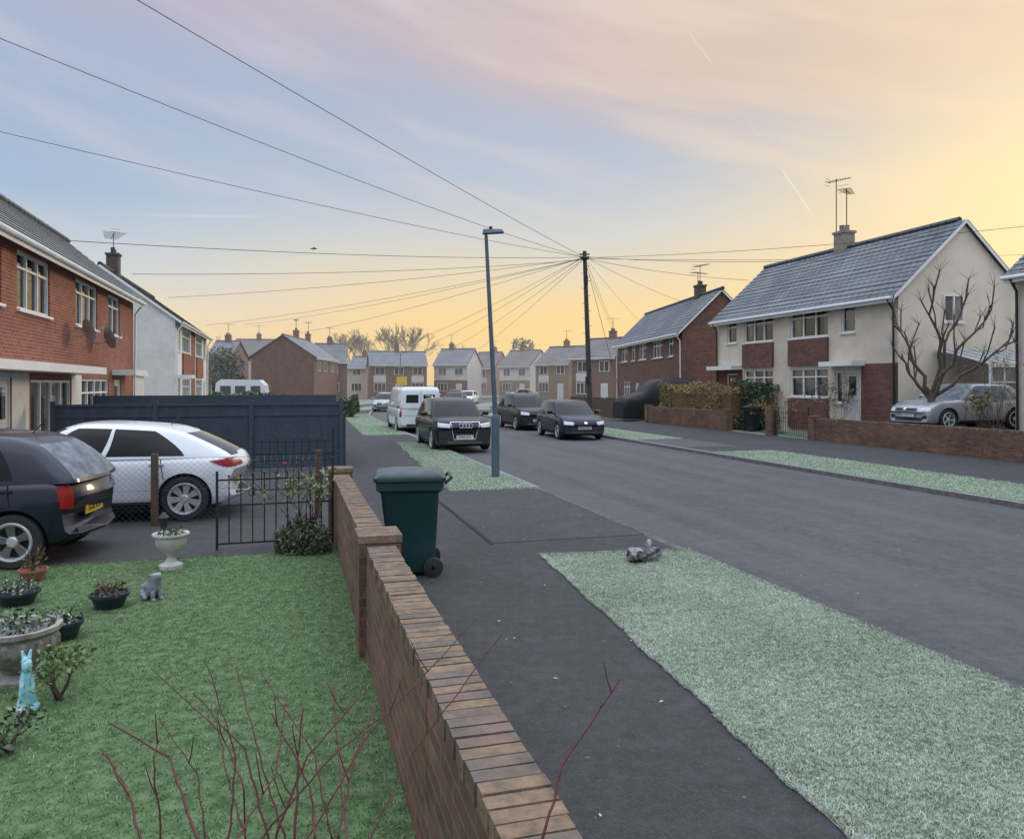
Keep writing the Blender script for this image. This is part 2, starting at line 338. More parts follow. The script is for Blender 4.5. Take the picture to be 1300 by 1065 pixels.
mist=MB().box(-160,50,-.5,160,220,10).build('mist',mm_); mist['kind']='stuff'; mist['label']='thin pale morning mist hanging over the far street'; mist['category']='mist'
# ---------------- ground, road
struct(MB().quad((-900,-300,-.14),(900,-300,-.14),(900,1500,-.14),(-900,1500,-.14)).build('ground',m_ground))
def ribbon(name,l0,l1,s0,s1,z,mat,step=2.0,thick=.3,wob=0):
    mb=MB(); n=max(2,int(abs(s1-s0)/step)+1); ss=[s0+(s1-s0)*i/(n-1) for i in range(n)]; vs=[]
    for s in ss:
        a=U(-wob,wob);b=U(-wob,wob)
        for l,zz in ((l0+a,z-thick),(l0+a,z),(l1+b,z),(l1+b,z-thick)): vs.append(W(l,s,zz))
    fs=[]
    for i in range(n-1):
        for j in range(3):
            a=i*4+j; fs.append((a,a+4,a+5,a+1))
    fs+= [(0,1,2,3),tuple(4*(n-1)+k for k in (3,2,1,0))]
    return struct(mb.add(vs,fs).build(name,mat))
ribbon('road',4.5,11.9,-25,250,-.08,m_road,thick=.03)
ribbon('garden_ground',-45,4.58,-25,250,0,m_ground,thick=.13)
ribbon('garden_ground',11.8,60,-25,250,0,m_ground,thick=.13)
ribbon('kerb',4.50,4.62,-25,9.3,.003,m_edge,thick=.14,step=.9,wob=.012)
ribbon('kerb',4.54,4.62,9.3,14.2,.0065,m_edge,thick=.1,step=.5,wob=.015)
ribbon('kerb',4.50,4.64,14.2,240,.012,m_kerb,thick=.14)
ribbon('kerb',11.76,11.9,-25,240,.014,m_kerb,thick=.14)
ribbon('pavement',.76,4.5,-25,60,.004,m_pave,thick=.02)
ribbon('pavement',.76,2.6,60.02,230,.004,m_pave,thick=.02)
ribbon('pavement',11.92,18.0,-25,60,.004,m_pave,thick=.02)
ribbon('pavement',13.8,16,60.02,230,.004,m_pave,thick=.02)
ribbon('driveway',-5.4,.70,9.55,19.0,.006,m_drive,thick=.02)
ribbon('driveway_crossing',2.45,4.52,9.35,14.2,.010,m_drive,thick=.02)
ribbon('pavement_joint',2.40,2.43,9.3,14.3,.0115,m_seam,thick=.02,wob=.01,step=.6)
ribbon('driveway_crossing',11.93,13.9,21.9,25.2,.010,m_road,thick=.02)
def flat(name,pts,z,mat):
    n=len(pts); mb=MB(); mb.add([(p[0],p[1],z) for p in pts],[tuple(range(n))]); o=mb.build(name,mat)
    if o.data.polygons[0].normal.z<0: o.data.flip_normals()
    return struct(o)
def seg(a,b,n,w):
    return [(a[0]+(b[0]-a[0])*i/n+U(-w,w),a[1]+(b[1]-a[1])*i/n+U(-w,w)) for i in range(n)]
vA=[(2.33,-1.),(.40,8.95),(2.1,9.25),(5.04,-1.)]
vB=[(-1.1,14.3),(-3.95,26.5),(-3.0,27.2),(.5,14.6)]
flat('grass_verge',seg(vA[0],vA[1],40,.012)+seg(vA[1],vA[2],10,.012)+seg(vA[2],vA[3],2,0)+[vA[3]],.009,m_verge)
flat('grass_verge',seg(vB[0],vB[1],24,.03)+seg(vB[1],vB[2],3,.03)+seg(vB[2],vB[3],2,0)+seg(vB[3],vB[0],6,.03),.009,m_verge)
def Lq(l0,l1,s0,s1): return [tuple(W(l0,s0)[:2]),tuple(W(l0,s1)[:2]),tuple(W(l1,s1)[:2]),tuple(W(l1,s0)[:2])]
vC=Lq(2.7,4.48,30.5,52); vD=Lq(11.93,14.0,-8,20.2); vE=Lq(11.93,13.9,25.4,52)
for q in (vC,vD,vE): flat('grass_verge',q,.011,m_verge)
LW=Lq(-9,.56,-3,9.5); flat('lawn',LW,.012,m_lawn)
def blades(name,q,n,h,wd,dark,mid,fr,famt,spill=0.0,near=1.0,wavy=0.0):
    a,b,c,d=[np.array(p) for p in q]
    s=np.random.rand(n)**near; r=np.random.rand(n)*(1+2*spill)-spill
    ed=np.random.rand(n)<.10; r=np.where(ed,np.abs(np.random.randn(n))*.025-spill*1.5,r)
    if wavy: r=r+(1-r)*wavy*(np.sin(s*31)+.7*np.sin(s*73+1)+.5*np.sin(s*190+2))
    p=(a*(1-s)[:,None]+b*s[:,None])*(1-r)[:,None]+(d*(1-s)[:,None]+c*s[:,None])*r[:,None]
    cl=np.sin(p[:,0]*2.3+1.3*np.sin(p[:,1]*1.7))*np.cos(p[:,1]*2.1+np.sin(p[:,0]*3.1))*.5+.5
    cl2=(np.sin(p[:,0]*11+2*np.sin(p[:,1]*7))*np.cos(p[:,1]*9+2*np.sin(p[:,0]*5)))*.5+.5
    cl3=(np.sin(p[:,0]*31+3*np.sin(p[:,1]*23))*np.cos(p[:,1]*27+3*np.sin(p[:,0]*19)))*.5+.5
    hh=h*(.4+.5*np.random.rand(n)+.45*cl3*np.random.rand(n)); an=np.random.rand(n)*6.283; ln=hh*(.2+1.1*np.random.rand(n)); la=np.random.rand(n)*6.283
    wx=np.cos(an)*wd/2; wy=np.sin(an)*wd/2; lx=np.cos(la)*ln; ly=np.sin(la)*ln
    v=np.zeros((n,5,3),np.float32)
    v[:,0,0]=p[:,0]-wx;v[:,0,1]=p[:,1]-wy;v[:,1,0]=p[:,0]+wx;v[:,1,1]=p[:,1]+wy
    v[:,2,0]=p[:,0]+wx*.8+lx*.35;v[:,2,1]=p[:,1]+wy*.8+ly*.35;v[:,2,2]=hh*.62
    v[:,3,0]=p[:,0]-wx*.8+lx*.35;v[:,3,1]=p[:,1]-wy*.8+ly*.35;v[:,3,2]=hh*.62
    v[:,4,0]=p[:,0]+lx;v[:,4,1]=p[:,1]+ly;v[:,4,2]=hh*.9; v[:,:,2]+=.006
    base=(np.arange(n)*5)[:,None]; f=np.concatenate([base+np.array([0,1,2,3]),base+np.array([3,2,4])],axis=1).ravel()
    me=bpy.data.meshes.new(name); me.vertices.add(n*5); me.vertices.foreach_set('co',v.ravel()); me.loops.add(n*7); me.loops.foreach_set('vertex_index',f.astype(np.int32)); me.polygons.add(n*2)
    ls=np.stack([np.arange(n)*7,np.arange(n)*7+4],1).ravel().astype(np.int32); me.polygons.foreach_set('loop_start',ls)
    try: me.polygons.foreach_set('loop_total',np.tile([4,3],n).astype(np.int32))
    except Exception: pass
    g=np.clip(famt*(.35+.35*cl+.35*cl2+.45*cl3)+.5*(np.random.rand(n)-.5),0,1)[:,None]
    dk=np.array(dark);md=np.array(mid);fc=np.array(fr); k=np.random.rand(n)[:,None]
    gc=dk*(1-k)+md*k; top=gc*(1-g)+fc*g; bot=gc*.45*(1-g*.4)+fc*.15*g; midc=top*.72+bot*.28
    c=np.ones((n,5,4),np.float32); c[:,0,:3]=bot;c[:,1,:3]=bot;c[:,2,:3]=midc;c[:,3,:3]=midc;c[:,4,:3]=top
    at=me.color_attributes.new('Col','FLOAT_COLOR','POINT'); at.data.foreach_set('color',c.ravel())
    me.materials.append(m_blade); me.update(calc_edges=True); me.validate()
    o=bpy.data.objects.new(name,me); COL.objects.link(o); o['kind']='stuff'; o['label']='frosty short grass blades covering the turf'; o['category']='grass'; return o
dkv=(.065,.125,.03);mdv=(.15,.24,.08);frv=(.80,.87,.78)
vA2=[(1.88,1.5),(.34,9.03),(2.12,9.31),(4.3,1.5)]
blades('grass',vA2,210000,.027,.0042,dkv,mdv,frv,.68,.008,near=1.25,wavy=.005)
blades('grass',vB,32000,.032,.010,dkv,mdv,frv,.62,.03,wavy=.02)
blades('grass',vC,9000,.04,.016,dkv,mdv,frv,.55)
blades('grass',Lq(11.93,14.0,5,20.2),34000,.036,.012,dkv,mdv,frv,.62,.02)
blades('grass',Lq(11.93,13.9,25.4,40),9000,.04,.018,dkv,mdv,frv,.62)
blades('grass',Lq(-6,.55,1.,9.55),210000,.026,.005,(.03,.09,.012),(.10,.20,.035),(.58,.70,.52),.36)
# ---------------- garden wall
def brick_wall(name,label,l,s0,s1,h,wd,piers=(),cope=True,mat=m_brickW,capm=m_cope,z=0):
    p=W(l,s0,z); root=empty(name,p,TH); L=s1-s0
    MB().box(-wd/2,0,-.1,wd/2,L,h-.075).build('wall',mat,root)
    mb=MB(); y=0
    while y<L:
        k=.065; q=U(.95,1.0)
        if cope: mb.cbox((U(-.004,.004),y+k/2,h-.037+U(-.003,.002)),((wd+.01)*q,k,.075),rz=U(-.02,.02),rx=U(-.02,.02),mi=random.choice((0,0,2)))
        y+=k+.010
    if cope: mb.box(-wd/2+.008,0,h-.0749,wd/2-.008,L,h-.007,1); mb.build('coping',[capm,m_mort,m_cope2],root)
    for s in piers:
        MB().box(-wd/2-.05,s-s0-.165,-.1,wd/2+.05,s-s0+.165,h+.02).build('pier',mat,root)
        m2=MB()
        for i in range(5): m2.cbox((0,s-s0-.145+i*.0725,h+.048),(wd+.115,.066,.055),rz=U(-.02,.02),mi=i%2)
        m2.build('pier_cap',[capm,m_cope2],root)
    return tag(root,label,'wall')
brick_wall('garden_wall','low red brick garden wall with soldier brick coping beside pavement',.63,.2,10.55,.82,.205,(5.85,10.5))
brick_wall('garden_wall','low weathered brick wall in front of parked silver car',18.12,6,23.7,.80,.22,(23.6,))
brick_wall('garden_wall','low brick wall in front of rusty hedge',18.12,29.3,37,.85,.22,(29.4,37))
brick_wall('garden_wall','short brick wall beyond the dark fence',1.1,22.9,30,.6,.22,())
# ---------------- houses
def window(par,x0,x1,z0,z1,cols=2,tr=None,T=None,proud=False,sill=True,curt=.28,far=False,fm=m_upvc):
    y=-.03 if proud else .07
    g=MB().quad((x0,y+.03,z0),(x1,y+.03,z0),(x1,y+.03,z1),(x0,y+.03,z1)).build('window',m_farglass if (far or proud) else m_glass,par)
    fr=MB(); b=.055; w=x1-x0;
    fr.box(x0,y-.03,z0,x1,y+.05,z0+b).box(x0,y-.03,z1-b,x1,y+.05,z1).box(x0,y-.03,z0+b,x0+b,y+.05,z1-b).box(x1-b,y-.03,z0+b,x1,y+.05,z1-b)
    for i in range(1,cols):
        xm=x0+w*i/cols; fr.box(xm-.03,y-.028,z0+b,xm+.03,y+.048,z1-b)
    if tr:
        zt=z0+(z1-z0)*tr; fr.box(x0+b,y-.025,zt-.025,x1-b,y+.046,zt+.025)
    f=fr.build('frame',fm,g)
    if sill: MB().box(x0-.05,-.07,z0-.06,x1+.05,y-.031,z0-.003).build('sill',fm,g)
    if not far and not proud:
        def cur(a,bx):
            c=MB(); k=max(3,int((bx-a)/.05)); vs=[]
            for i in range(k+1):
                xx=a+(bx-a)*i/k; yy=y+.14+.025*math.sin(i*2.1); vs+=[(xx,yy,z0+.02),(xx,yy,z1)]
            c.add(vs,[(2*i,2*i+2,2*i+3,2*i+1) for i in range(k)]); c.build('curtain',m_curt,g)
        if curt>=.5: cur(x0+.03,x1-.03)
        else: cur(x0+.03,x0+w*curt); cur(x1-w*curt,x1-.03)
        MB().box(x0-.15,y+.3,z0-.1,x1+.15,y+.32,z1+.1).build('dark_room_panel',m_dark,g)  # near-black panel paints in the shade of the unlit room
    if T is not None: g.matrix_local=T
    return g
m_chim=M('chimney_brick',(.12,.085,.075),(.07,.055,.05),sc=6,rough=.9,frost=.4)
m_chimP=M('pale_chimney_render',(.30,.27,.24),(.20,.18,.16),sc=6,rough=.9)
def house(name,label,loc,yaw,L,Dp,eave,ridge,wm,rm=m_tile,wins=(),doors=(),panels=(),zones=None,zm=None,gable=None,chim=(),group='houses along the street',far=False,base=0.0,ov=.3,canopy=(),cat='house',cmat=None):
    root=empty(name,loc,yaw); tag(root,label,cat,group)
    mats=[wm,zm or wm,gable or wm]; mb=MB()
    holes=[(a[0],a[1],a[2],a[3]) for a in wins]+[(a[0],a[1],a[2],a[3]) for a in doors]
    if far: holes=[]
    xc=sorted(set([0,L]+[h[0] for h in holes]+[h[1] for h in holes]+([z for zz in (zones or []) for z in zz[:2]])))
    zc=sorted(set([base-.3,eave]+[h[2] for h in holes]+[h[3] for h in holes]+([z for zz in (zones or []) for z in zz[2:4]])))
    for i in range(len(xc)-1):
        for j in range(len(zc)-1):
            cx=(xc[i]+xc[i+1])/2;cz=(zc[j]+zc[j+1])/2
            if any(h[0]<cx<h[1] and h[2]<cz<h[3] for h in holes): continue
            k=1 if any(z[0]<=cx<=z[1] and z[2]<=cz<=z[3] for z in (zones or [])) else 0
            mb.quad((xc[i],0,zc[j]),(xc[i+1],0,zc[j]),(xc[i+1],0,zc[j+1]),(xc[i],0,zc[j+1]),k)
    for a,b,c,d in holes:
        e=.16; mb.quad((a,0,c),(a,e,c),(a,e,d),(a,0,d)).quad((b,e,c),(b,0,c),(b,0,d),(b,e,d)).quad((a,0,d),(a,e,d),(b,e,d),(b,0,d)).quad((a,0,c),(b,0,c),(b,e,c),(a,e,c))
    b0=base-.3
    mb.quad((L,Dp,b0),(0,Dp,b0),(0,Dp,eave),(L,Dp,eave),2)
    for x,fl in ((0,1),(L,0)):
        v=[(x,0,b0),(x,Dp,b0),(x,Dp,eave),(x,Dp/2,ridge),(x,0,eave)]
        mb.add(v[::-1] if fl else v,[(0,1,2,3,4)],2)
    mb.build('wall',mats,root)
    sl=(ridge-eave)/(Dp/2); th=.13; g=.14
    def slab(mb2,ya,za,yb,zb,x0,x1):
        n=Vector((0,-(zb-za),(yb-ya))).normalized()
        if n.z<0:n=-n
        o=n*th
        p=[Vector((x0,ya,za)),Vector((x1,ya,za)),Vector((x1,yb,zb)),Vector((x0,yb,zb))]
        q=[a+o for a in p]; mb2.add(p+q,[(0,3,2,1),(4,5,6,7),(0,1,5,4),(1,2,6,5),(2,3,7,6),(3,0,4,7)])
    rb=MB()
    if far: slab(rb,-ov,eave-ov*sl,Dp/2,ridge,-g,L+g); slab(rb,Dp+ov,eave-ov*sl,Dp/2,ridge,-g,L+g)
    else:
        tot=Dp/2+ov; nc=int(math.hypot(tot,tot*sl)/.27); n_=Vector((0,-sl,1)).normalized()
        for i in range(nc):
            ya=-ov+tot*i/nc; yb=-ov+tot*(i+1)/nc+.02; za=eave+ya*sl; zb=eave+yb*sl
            A=[Vector((-g,ya,za)),Vector((L+g,ya,za)),Vector((L+g,yb,zb)),Vector((-g,yb,zb))]
            lo=n_*.120; hi=n_*.097
            q=[A[0]+lo,A[1]+lo,A[2]+hi,A[3]+hi]; rb.add(A+q,[(4,5,6,7),(0,1,5,4),(1,2,6,5),(3,0,4,7)])
        slab(rb,Dp+ov,eave-ov*sl,Dp/2,ridge,-g,L+g)
        rb.quad((-g,-ov,eave-ov*sl),(-g,Dp/2,ridge),(L+g,Dp/2,ridge),(L+g,-ov,eave-ov*sl))
    for i in range(int(L/.45)+1):
        x=i*.45; rb.cyl((x-g,Dp/2,ridge+th*1.1),(x+.44-g,Dp/2,ridge+th*1.1),.12,.115,8)
    roof=rb.build('roof',rm,root)
    gt=MB(); zf=eave-ov*sl
    gt.box(-g,-ov-.02,zf-.10,L+g,-ov+.01,zf+.10); gt.tube([(-g,-ov-.08,zf+.04),(L+g,-ov-.08,zf+.04)],.055,8)
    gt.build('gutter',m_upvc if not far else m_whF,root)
    if not far:
        for x in (-g,L+g):
            for ys,ye in ((-ov,Dp/2),(Dp+ov,Dp/2)):
                bb=MB(); a=Vector((x,ys,eave-ov*sl-.02));b=Vector((x,ye,ridge-.02)); s=.015 if x>0 else -.015
                bb.add([a,b,b+Vector((0,0,.14)),a+Vector((0,0,.14)),a+Vector((s,0,0)),b+Vector((s,0,0)),b+Vector((s,0,.14)),a+Vector((s,0,.14))],[(4,5,6,7),(0,3,2,1),(0,1,5,4),(3,7,6,2)])
                bb.build('bargeboard',m_upvc,root)
        for x in (.12,L-.12): MB().tube([(x,-ov-.05,zf),(x,-.1,zf-.35),(x,-.06,base)],.038,8).build('drainpipe',m_upvc if wm!=m_cream else m_plastic,root)
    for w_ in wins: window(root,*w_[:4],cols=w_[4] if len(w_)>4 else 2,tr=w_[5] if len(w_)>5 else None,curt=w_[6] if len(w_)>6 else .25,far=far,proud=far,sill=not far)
    for a,b,c,d,dm in doors:
        do=MB().box(a+.05,.06 if not far else -.03,c,b-.05,.11,d-.05).build('door',dm,root)
        fr=MB().box(a,.03 if not far else -.035,c,a+.05,.12,d).box(b-.05,.03 if not far else -.035,c,b,.12,d).box(a+.05,.03 if not far else -.035,d-.05,b-.05,.12,d); fr.build('frame',m_upvc,do)
        if not far:
            MB().box(a+.22,.045,c+1.2,b-.22,.059,d-.2).build('door_glass',m_glass,do)
            MB().cyl((b-.15,.05,c+1.02),(b-.15,-.0,c+1.02),.02).box(b-.16,-.01,c+1.0,b-.14+.0,.0,c+1.04).build('handle',m_chrome,do)
    for a,b,c,d,pm,pr in panels: MB().box(a,-pr,c,b,-.002,d).build('wall_panel',pm,root)
    for a,b,c,dpth in canopy: MB().box(a,-dpth,c,b,-.004,c+.18).build('canopy',m_upvc,root)
    for cx,ch,aer in chim:
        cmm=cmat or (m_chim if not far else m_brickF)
        cb=MB().box(cx-.32,Dp/2-.28,ridge-.5,cx+.32,Dp/2+.28,ridge+ch).box(cx-.37,Dp/2-.33,ridge+ch,cx+.37,Dp/2+.33,ridge+ch+.1)
        c=cb.build('chimney',cmm,roof)
        for q,hh in ((-.15,.36),(.17,.3)): MB().lathe([(.11,ridge+ch+.08),(.10,ridge+ch+hh),(.12,ridge+ch+hh+.03),(.08,ridge+ch+hh+.03)],10,Matrix.Translation((cx+q,Dp/2,0))).build('chimney_pot',cmm,c)
        for a_ in aer:
            ax,ah,ay=a_[:3]; sc=a_[3] if len(a_)>3 else 1
            am=MB(); zt=ridge+ch+ah; X0=cx+ax; rr=.02 if not far else .03
            am.cyl((X0,Dp/2,ridge),(X0,Dp/2,zt),rr); e=Vector((math.cos(ay),math.sin(ay),0)); pp=Vector((-e.y,e.x,0)); o=Vector((X0,Dp/2,zt-.08))
            am.cyl(o-e*.5*sc,o+e*.8*sc,.014)
            for k in range(9):
                q=o+e*(-.45+k*.15)*sc; hl=(.32-.018*k)*sc; am.cyl(q-pp*hl,q+pp*hl,.009,n=5)
            for k in (-.15,0,.15): am.cyl(o-e*.5*sc-pp*.2+Vector((0,0,k)),o-e*.5*sc+pp*.2+Vector((0,0,k)),.008,n=5)
            am.build('aerial',m_black,c)
    return root
yL=TH+R(90); yR=TH-R(90)
m_doorW=M('white_door',(.6,.6,.6),rough=.4); m_doorB=M('dark_door',(.05,.03,.025),rough=.4)
hA=house('brick_house','red brick semi-detached house with frosted tiled roof and white windows',W(-5.53,14.5),yL,16.3,4.4,5.15,7.0,m_brickA,
 wins=[(.8,3.0,3.6,4.85,2,.7,.3),(3.9,6.2,3.6,4.85,3,.72,.2),(8.5,10.9,3.6,4.85,3,.72,.35),(12.3,14.0,3.6,4.85,2,.72,.3),(4.8,8.1,.75,2.1,4,None,.5),(9.1,12.4,.85,2.15,4,.7,.3)],
 doors=[(2.6,3.6,.1,2.15,m_doorW),(13.2,14.2,.1,2.15,m_doorW)],zones=[(2.0,4.7,.0,2.25),(8.1,9.1,0,2.25)],zm=m_white,canopy=[(-.1,8.5,2.27,.75),(12.8,15,2.3,.7)])
m_dish=M('grey_dish',(.32,.31,.30),(.24,.23,.22),rough=.5)
for (xx,zz) in ((7.9,3.4),(10.3,3.35)):
    T=Matrix.Translation((xx,-.45,zz))@Matrix.Rotation(R(68),4,'X')@Matrix.Rotation(R(35),4,'Y')
    d=MB(); d.lathe([(0.0,-.06),(.17,-.045),(.31,0),(.32,.01),(.30,.005),(0,-.05)],18,T); d.tube([(xx,-.02,zz-.15),(xx,-.3,zz-.15),(xx,-.42,zz)],.02); d.tube([T@Vector((0,-.25,0)),T@Vector((0,0,.34))],.014); d.cbox(T@Vector((0,0,.34)),(.07,.07,.09))
    d.build('satellite_dish',m_dish,hA)
hB=house('rendered_house','pale rendered semi-detached house with brick lower front',W(-5.45,40.8),yL,14.6,6.6,5.2,7.6,m_white,
 wins=[(.7,1.8,3.7,4.9,1,.7),(2.6,5.8,3.7,4.9,3,.7),(8.6,11.8,3.7,4.9,3,.7),(12.7,13.8,3.7,4.9,1,.7),(2.6,5.8,.9,2.3,3,.7,.5),(8.6,11.8,.9,2.3,3,.7,.5)],
 doors=[(.7,1.7,.1,2.2,m_doorW),(12.7,13.7,.1,2.2,m_doorW)],zones=[(6.2,8.2,-.3,5.2)],zm=m_brickA,panels=[(2.5,5.9,2.4,3.6,m_brickA,.08),(8.5,11.9,2.4,3.6,m_brickA,.08)],canopy=[(.5,1.9,2.3,.7)],chim=[(2.8,1.0,[(0,1.15,.3,1.7)])])
ga=empty('garage',W(-6.4,35.5),yL); tag(ga,'small white flat-roofed side garage with pale door','garage','houses along the street')
MB().box(0,0,0,2.6,4,2.35).build('wall',m_white,ga); MB().box(-.12,-.15,2.352,2.72,4.1,2.55).build('roof',m_upvc,ga); MB().box(.3,-.03,.02,2.3,-.004,2.05).build('door',m_doorW,ga)
hR=house('rendered_house','cream rendered semi-detached house with frosted grey roof and pale gable',W(20.1,33.5),yR,11.7,5.6,5.2,7.72,m_cream,
 wins=[(.9,1.7,3.95,5.0,1,.7),(2.35,4.55,3.9,5.05,3,.7,.15),(5.75,8.1,3.9,5.05,3,.7,.2),(8.85,9.6,3.95,5.05,1,None,.5),(2.35,4.55,1.5,2.65,3,.7,.3),(5.75,8.1,1.5,2.65,3,.7,.5),(8.5,8.9,1.3,2.5,1,None,.5)],
 doors=[(.9,1.8,.4,2.5,m_doorB),(9.0,9.8,.4,2.5,m_doorW)],zones=[(0,2.2,-.3,2.75),(9.9,11.7,-.3,2.75)],zm=m_brickR,
 panels=[(2.3,4.6,2.76,3.82,m_brickR,.1),(5.7,8.15,2.76,3.82,m_brickR,.1),(5.7,8.15,0.2,1.42,m_brickR,.1),(2.3,4.6,0.2,1.42,m_brickR,.1)],
 gable=m_gable,base=.2,canopy=[(0.0,2.2,2.68,.6),(8.3,10.1,2.68,.6)],chim=[(5.6,.75,[(-.5,2.5,.4,.8),(.15,1.9,2.2,.9)])],cmat=m_chimP)
window(hR,-.45,.45,4.2,5.15,cols=2,T=Matrix.Translation((11.7,2.35,0))@Matrix.Rotation(R(90),4,'Z'),proud=True)
cv=empty('conservatory',W(21.6,21.75,.3),yR); tag(cv,'white lean-to conservatory against the gable wall','conservatory')
c_=MB(); g_=MB()
for i in range(8): c_.box(2.2,i*.55-.03,.2,2.28,i*.55+.03,2.25)
c_.box(2.19,-.03,2.25,2.3,3.9,2.38); c_.box(2.19,-.03,.2,2.3,3.9,.95); c_.box(2.2,-.02,1.75,2.27,3.88,1.8)
for i in range(8): c_.tube([(2.25,i*.55,2.36),(.02,i*.55,2.95)],.03,4)
g_.quad((2.24,0,.9),(2.24,3.85,.9),(2.24,3.85,2.3),(2.24,0,2.3)); g_.quad((2.25,0,2.36),(2.25,3.85,2.36),(.02,3.85,2.93),(.02,0,2.93))
c_.build('frame',m_upvc,cv); g_.build('glazing',M('conservatory_glazing',(.16,.18,.2),(.26,.28,.3),sc=2,rough=.15),cv)
house('rendered_house','cream house next to the silver car',W(20.35,17.55),yR,11.5,6,5.3,7.8,m_cream,wins=[(3,5,3.9,5.1,3,.7),(7,8,3.9,5,1,.7)],gable=m_gable)
a2=math.atan2(61-44,8.2-9.8)
hR2=house('brick_house','brown brick house with frosted roof behind hedge',(8.3,60.5,0),a2+R(180),16.2,4.6,5.15,7.4,m_brickR,
 wins=[(1.2,3.2,3.7,4.8,2,.7),(4.4,5.4,3.7,4.8,1,.7),(6.5,8.5,3.7,4.8,2,.7),(10,12.3,3.7,4.8,3,.7),(13.5,14.5,3.7,4.8,1,.7),(2,4.2,.9,2.2,3,.7),(10,12.3,.9,2.2,3,.7)],doors=[(5.5,6.5,0,2.1,m_doorW)],chim=[(12.6,.7,[(0,1.4,.4),(-.4,1.0,2)])])
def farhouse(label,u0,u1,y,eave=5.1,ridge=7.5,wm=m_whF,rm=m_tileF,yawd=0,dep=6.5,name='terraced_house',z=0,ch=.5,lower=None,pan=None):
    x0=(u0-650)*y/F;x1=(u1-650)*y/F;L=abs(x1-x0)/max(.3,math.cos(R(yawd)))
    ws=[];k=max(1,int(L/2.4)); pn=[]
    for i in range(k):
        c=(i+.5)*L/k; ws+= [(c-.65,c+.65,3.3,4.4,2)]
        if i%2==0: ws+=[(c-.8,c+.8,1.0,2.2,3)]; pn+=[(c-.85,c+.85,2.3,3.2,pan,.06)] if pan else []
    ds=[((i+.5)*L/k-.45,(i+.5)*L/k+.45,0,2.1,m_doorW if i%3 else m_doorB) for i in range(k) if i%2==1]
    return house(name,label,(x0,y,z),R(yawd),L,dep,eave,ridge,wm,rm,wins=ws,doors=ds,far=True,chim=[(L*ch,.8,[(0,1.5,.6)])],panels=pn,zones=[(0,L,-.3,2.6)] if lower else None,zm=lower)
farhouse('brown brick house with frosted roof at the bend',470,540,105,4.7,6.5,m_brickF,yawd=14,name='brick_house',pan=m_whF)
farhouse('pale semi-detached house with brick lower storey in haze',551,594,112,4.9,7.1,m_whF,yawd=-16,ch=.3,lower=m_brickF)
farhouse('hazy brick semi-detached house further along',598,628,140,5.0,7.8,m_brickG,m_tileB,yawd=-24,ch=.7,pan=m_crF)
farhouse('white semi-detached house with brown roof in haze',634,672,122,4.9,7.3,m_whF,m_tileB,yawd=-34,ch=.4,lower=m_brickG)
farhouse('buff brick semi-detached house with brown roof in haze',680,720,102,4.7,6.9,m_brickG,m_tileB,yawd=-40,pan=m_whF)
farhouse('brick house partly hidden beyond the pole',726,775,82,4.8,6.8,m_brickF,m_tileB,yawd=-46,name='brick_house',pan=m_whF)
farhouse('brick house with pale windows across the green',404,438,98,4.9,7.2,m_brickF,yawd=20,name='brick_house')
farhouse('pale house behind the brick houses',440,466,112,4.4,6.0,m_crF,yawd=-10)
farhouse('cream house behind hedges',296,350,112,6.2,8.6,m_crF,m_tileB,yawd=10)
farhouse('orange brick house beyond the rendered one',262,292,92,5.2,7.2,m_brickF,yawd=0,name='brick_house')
house('brick_house','dark brown brick house with gable towards the road',(-21.6,84,0),R(92),13,6.8,5.0,7.3,m_brickR,m_tileF,wins=[(1.5,3.2,3.5,4.6,2),(5,6.7,3.5,4.6,2),(9,10.7,3.5,4.6,2)],far=True,chim=[(6,.9,[(0,1.4,.5)]),(12,.9,[(.2,1.6,.9)])])
# ---------------- cars
RF=[(0,0),(.70,0),(.90,.015),(.955,.10),(.975,.22),(.99,.42),(1.0,.58),(.995,.72),(.975,.84),(.945,.925),(.88,.985),(.6,1.015),(.3,1.03),(0,1.033)]
def patch(bvh,c4,axis,sg,off=.006,nx=6,ny=4,L2=2):
    vs=[];last=None
    for j in range(ny+1):
        for i in range(nx+1):
            a=i/nx;b=j/ny
            p0=Vector(c4[0]).lerp(Vector(c4[1]),a);p1=Vector(c4[3]).lerp(Vector(c4[2]),a);q=p0.lerp(p1,b)
            o,d=((sg*6,q.x,q.y),(-sg,0,0)) if axis=='x' else (((q.x,sg*4,q.y)),(0,-sg,0))
            h=bvh.ray_cast(Vector(o),Vector(d))
            if h[0] is None or (axis=='x' and h[0].x*sg<.5): v=last.copy() if last else Vector((sg*L2,q.x,q.y)) if axis=='x' else Vector((q.x,sg*.8,q.y))
            else: v=h[0].copy(); v+=(h[1]*off*.6 if h[1].dot(Vector(d))<0 else -h[1]*off*.6)
            last=v.copy()
            if axis=='x': v.x+=sg*off*.6; v.y=q.x; v.z=q.y
            else: v.y+=sg*off*.6; v.x=q.x; v.z=q.y
            vs.append(v)
    fs=[]
    for j in range(ny):
        for i in range(nx):
            a=j*(nx+1)+i; fs.append((a,a+1,a+nx+2,a+nx+1))
    return vs,fs
_wh={}
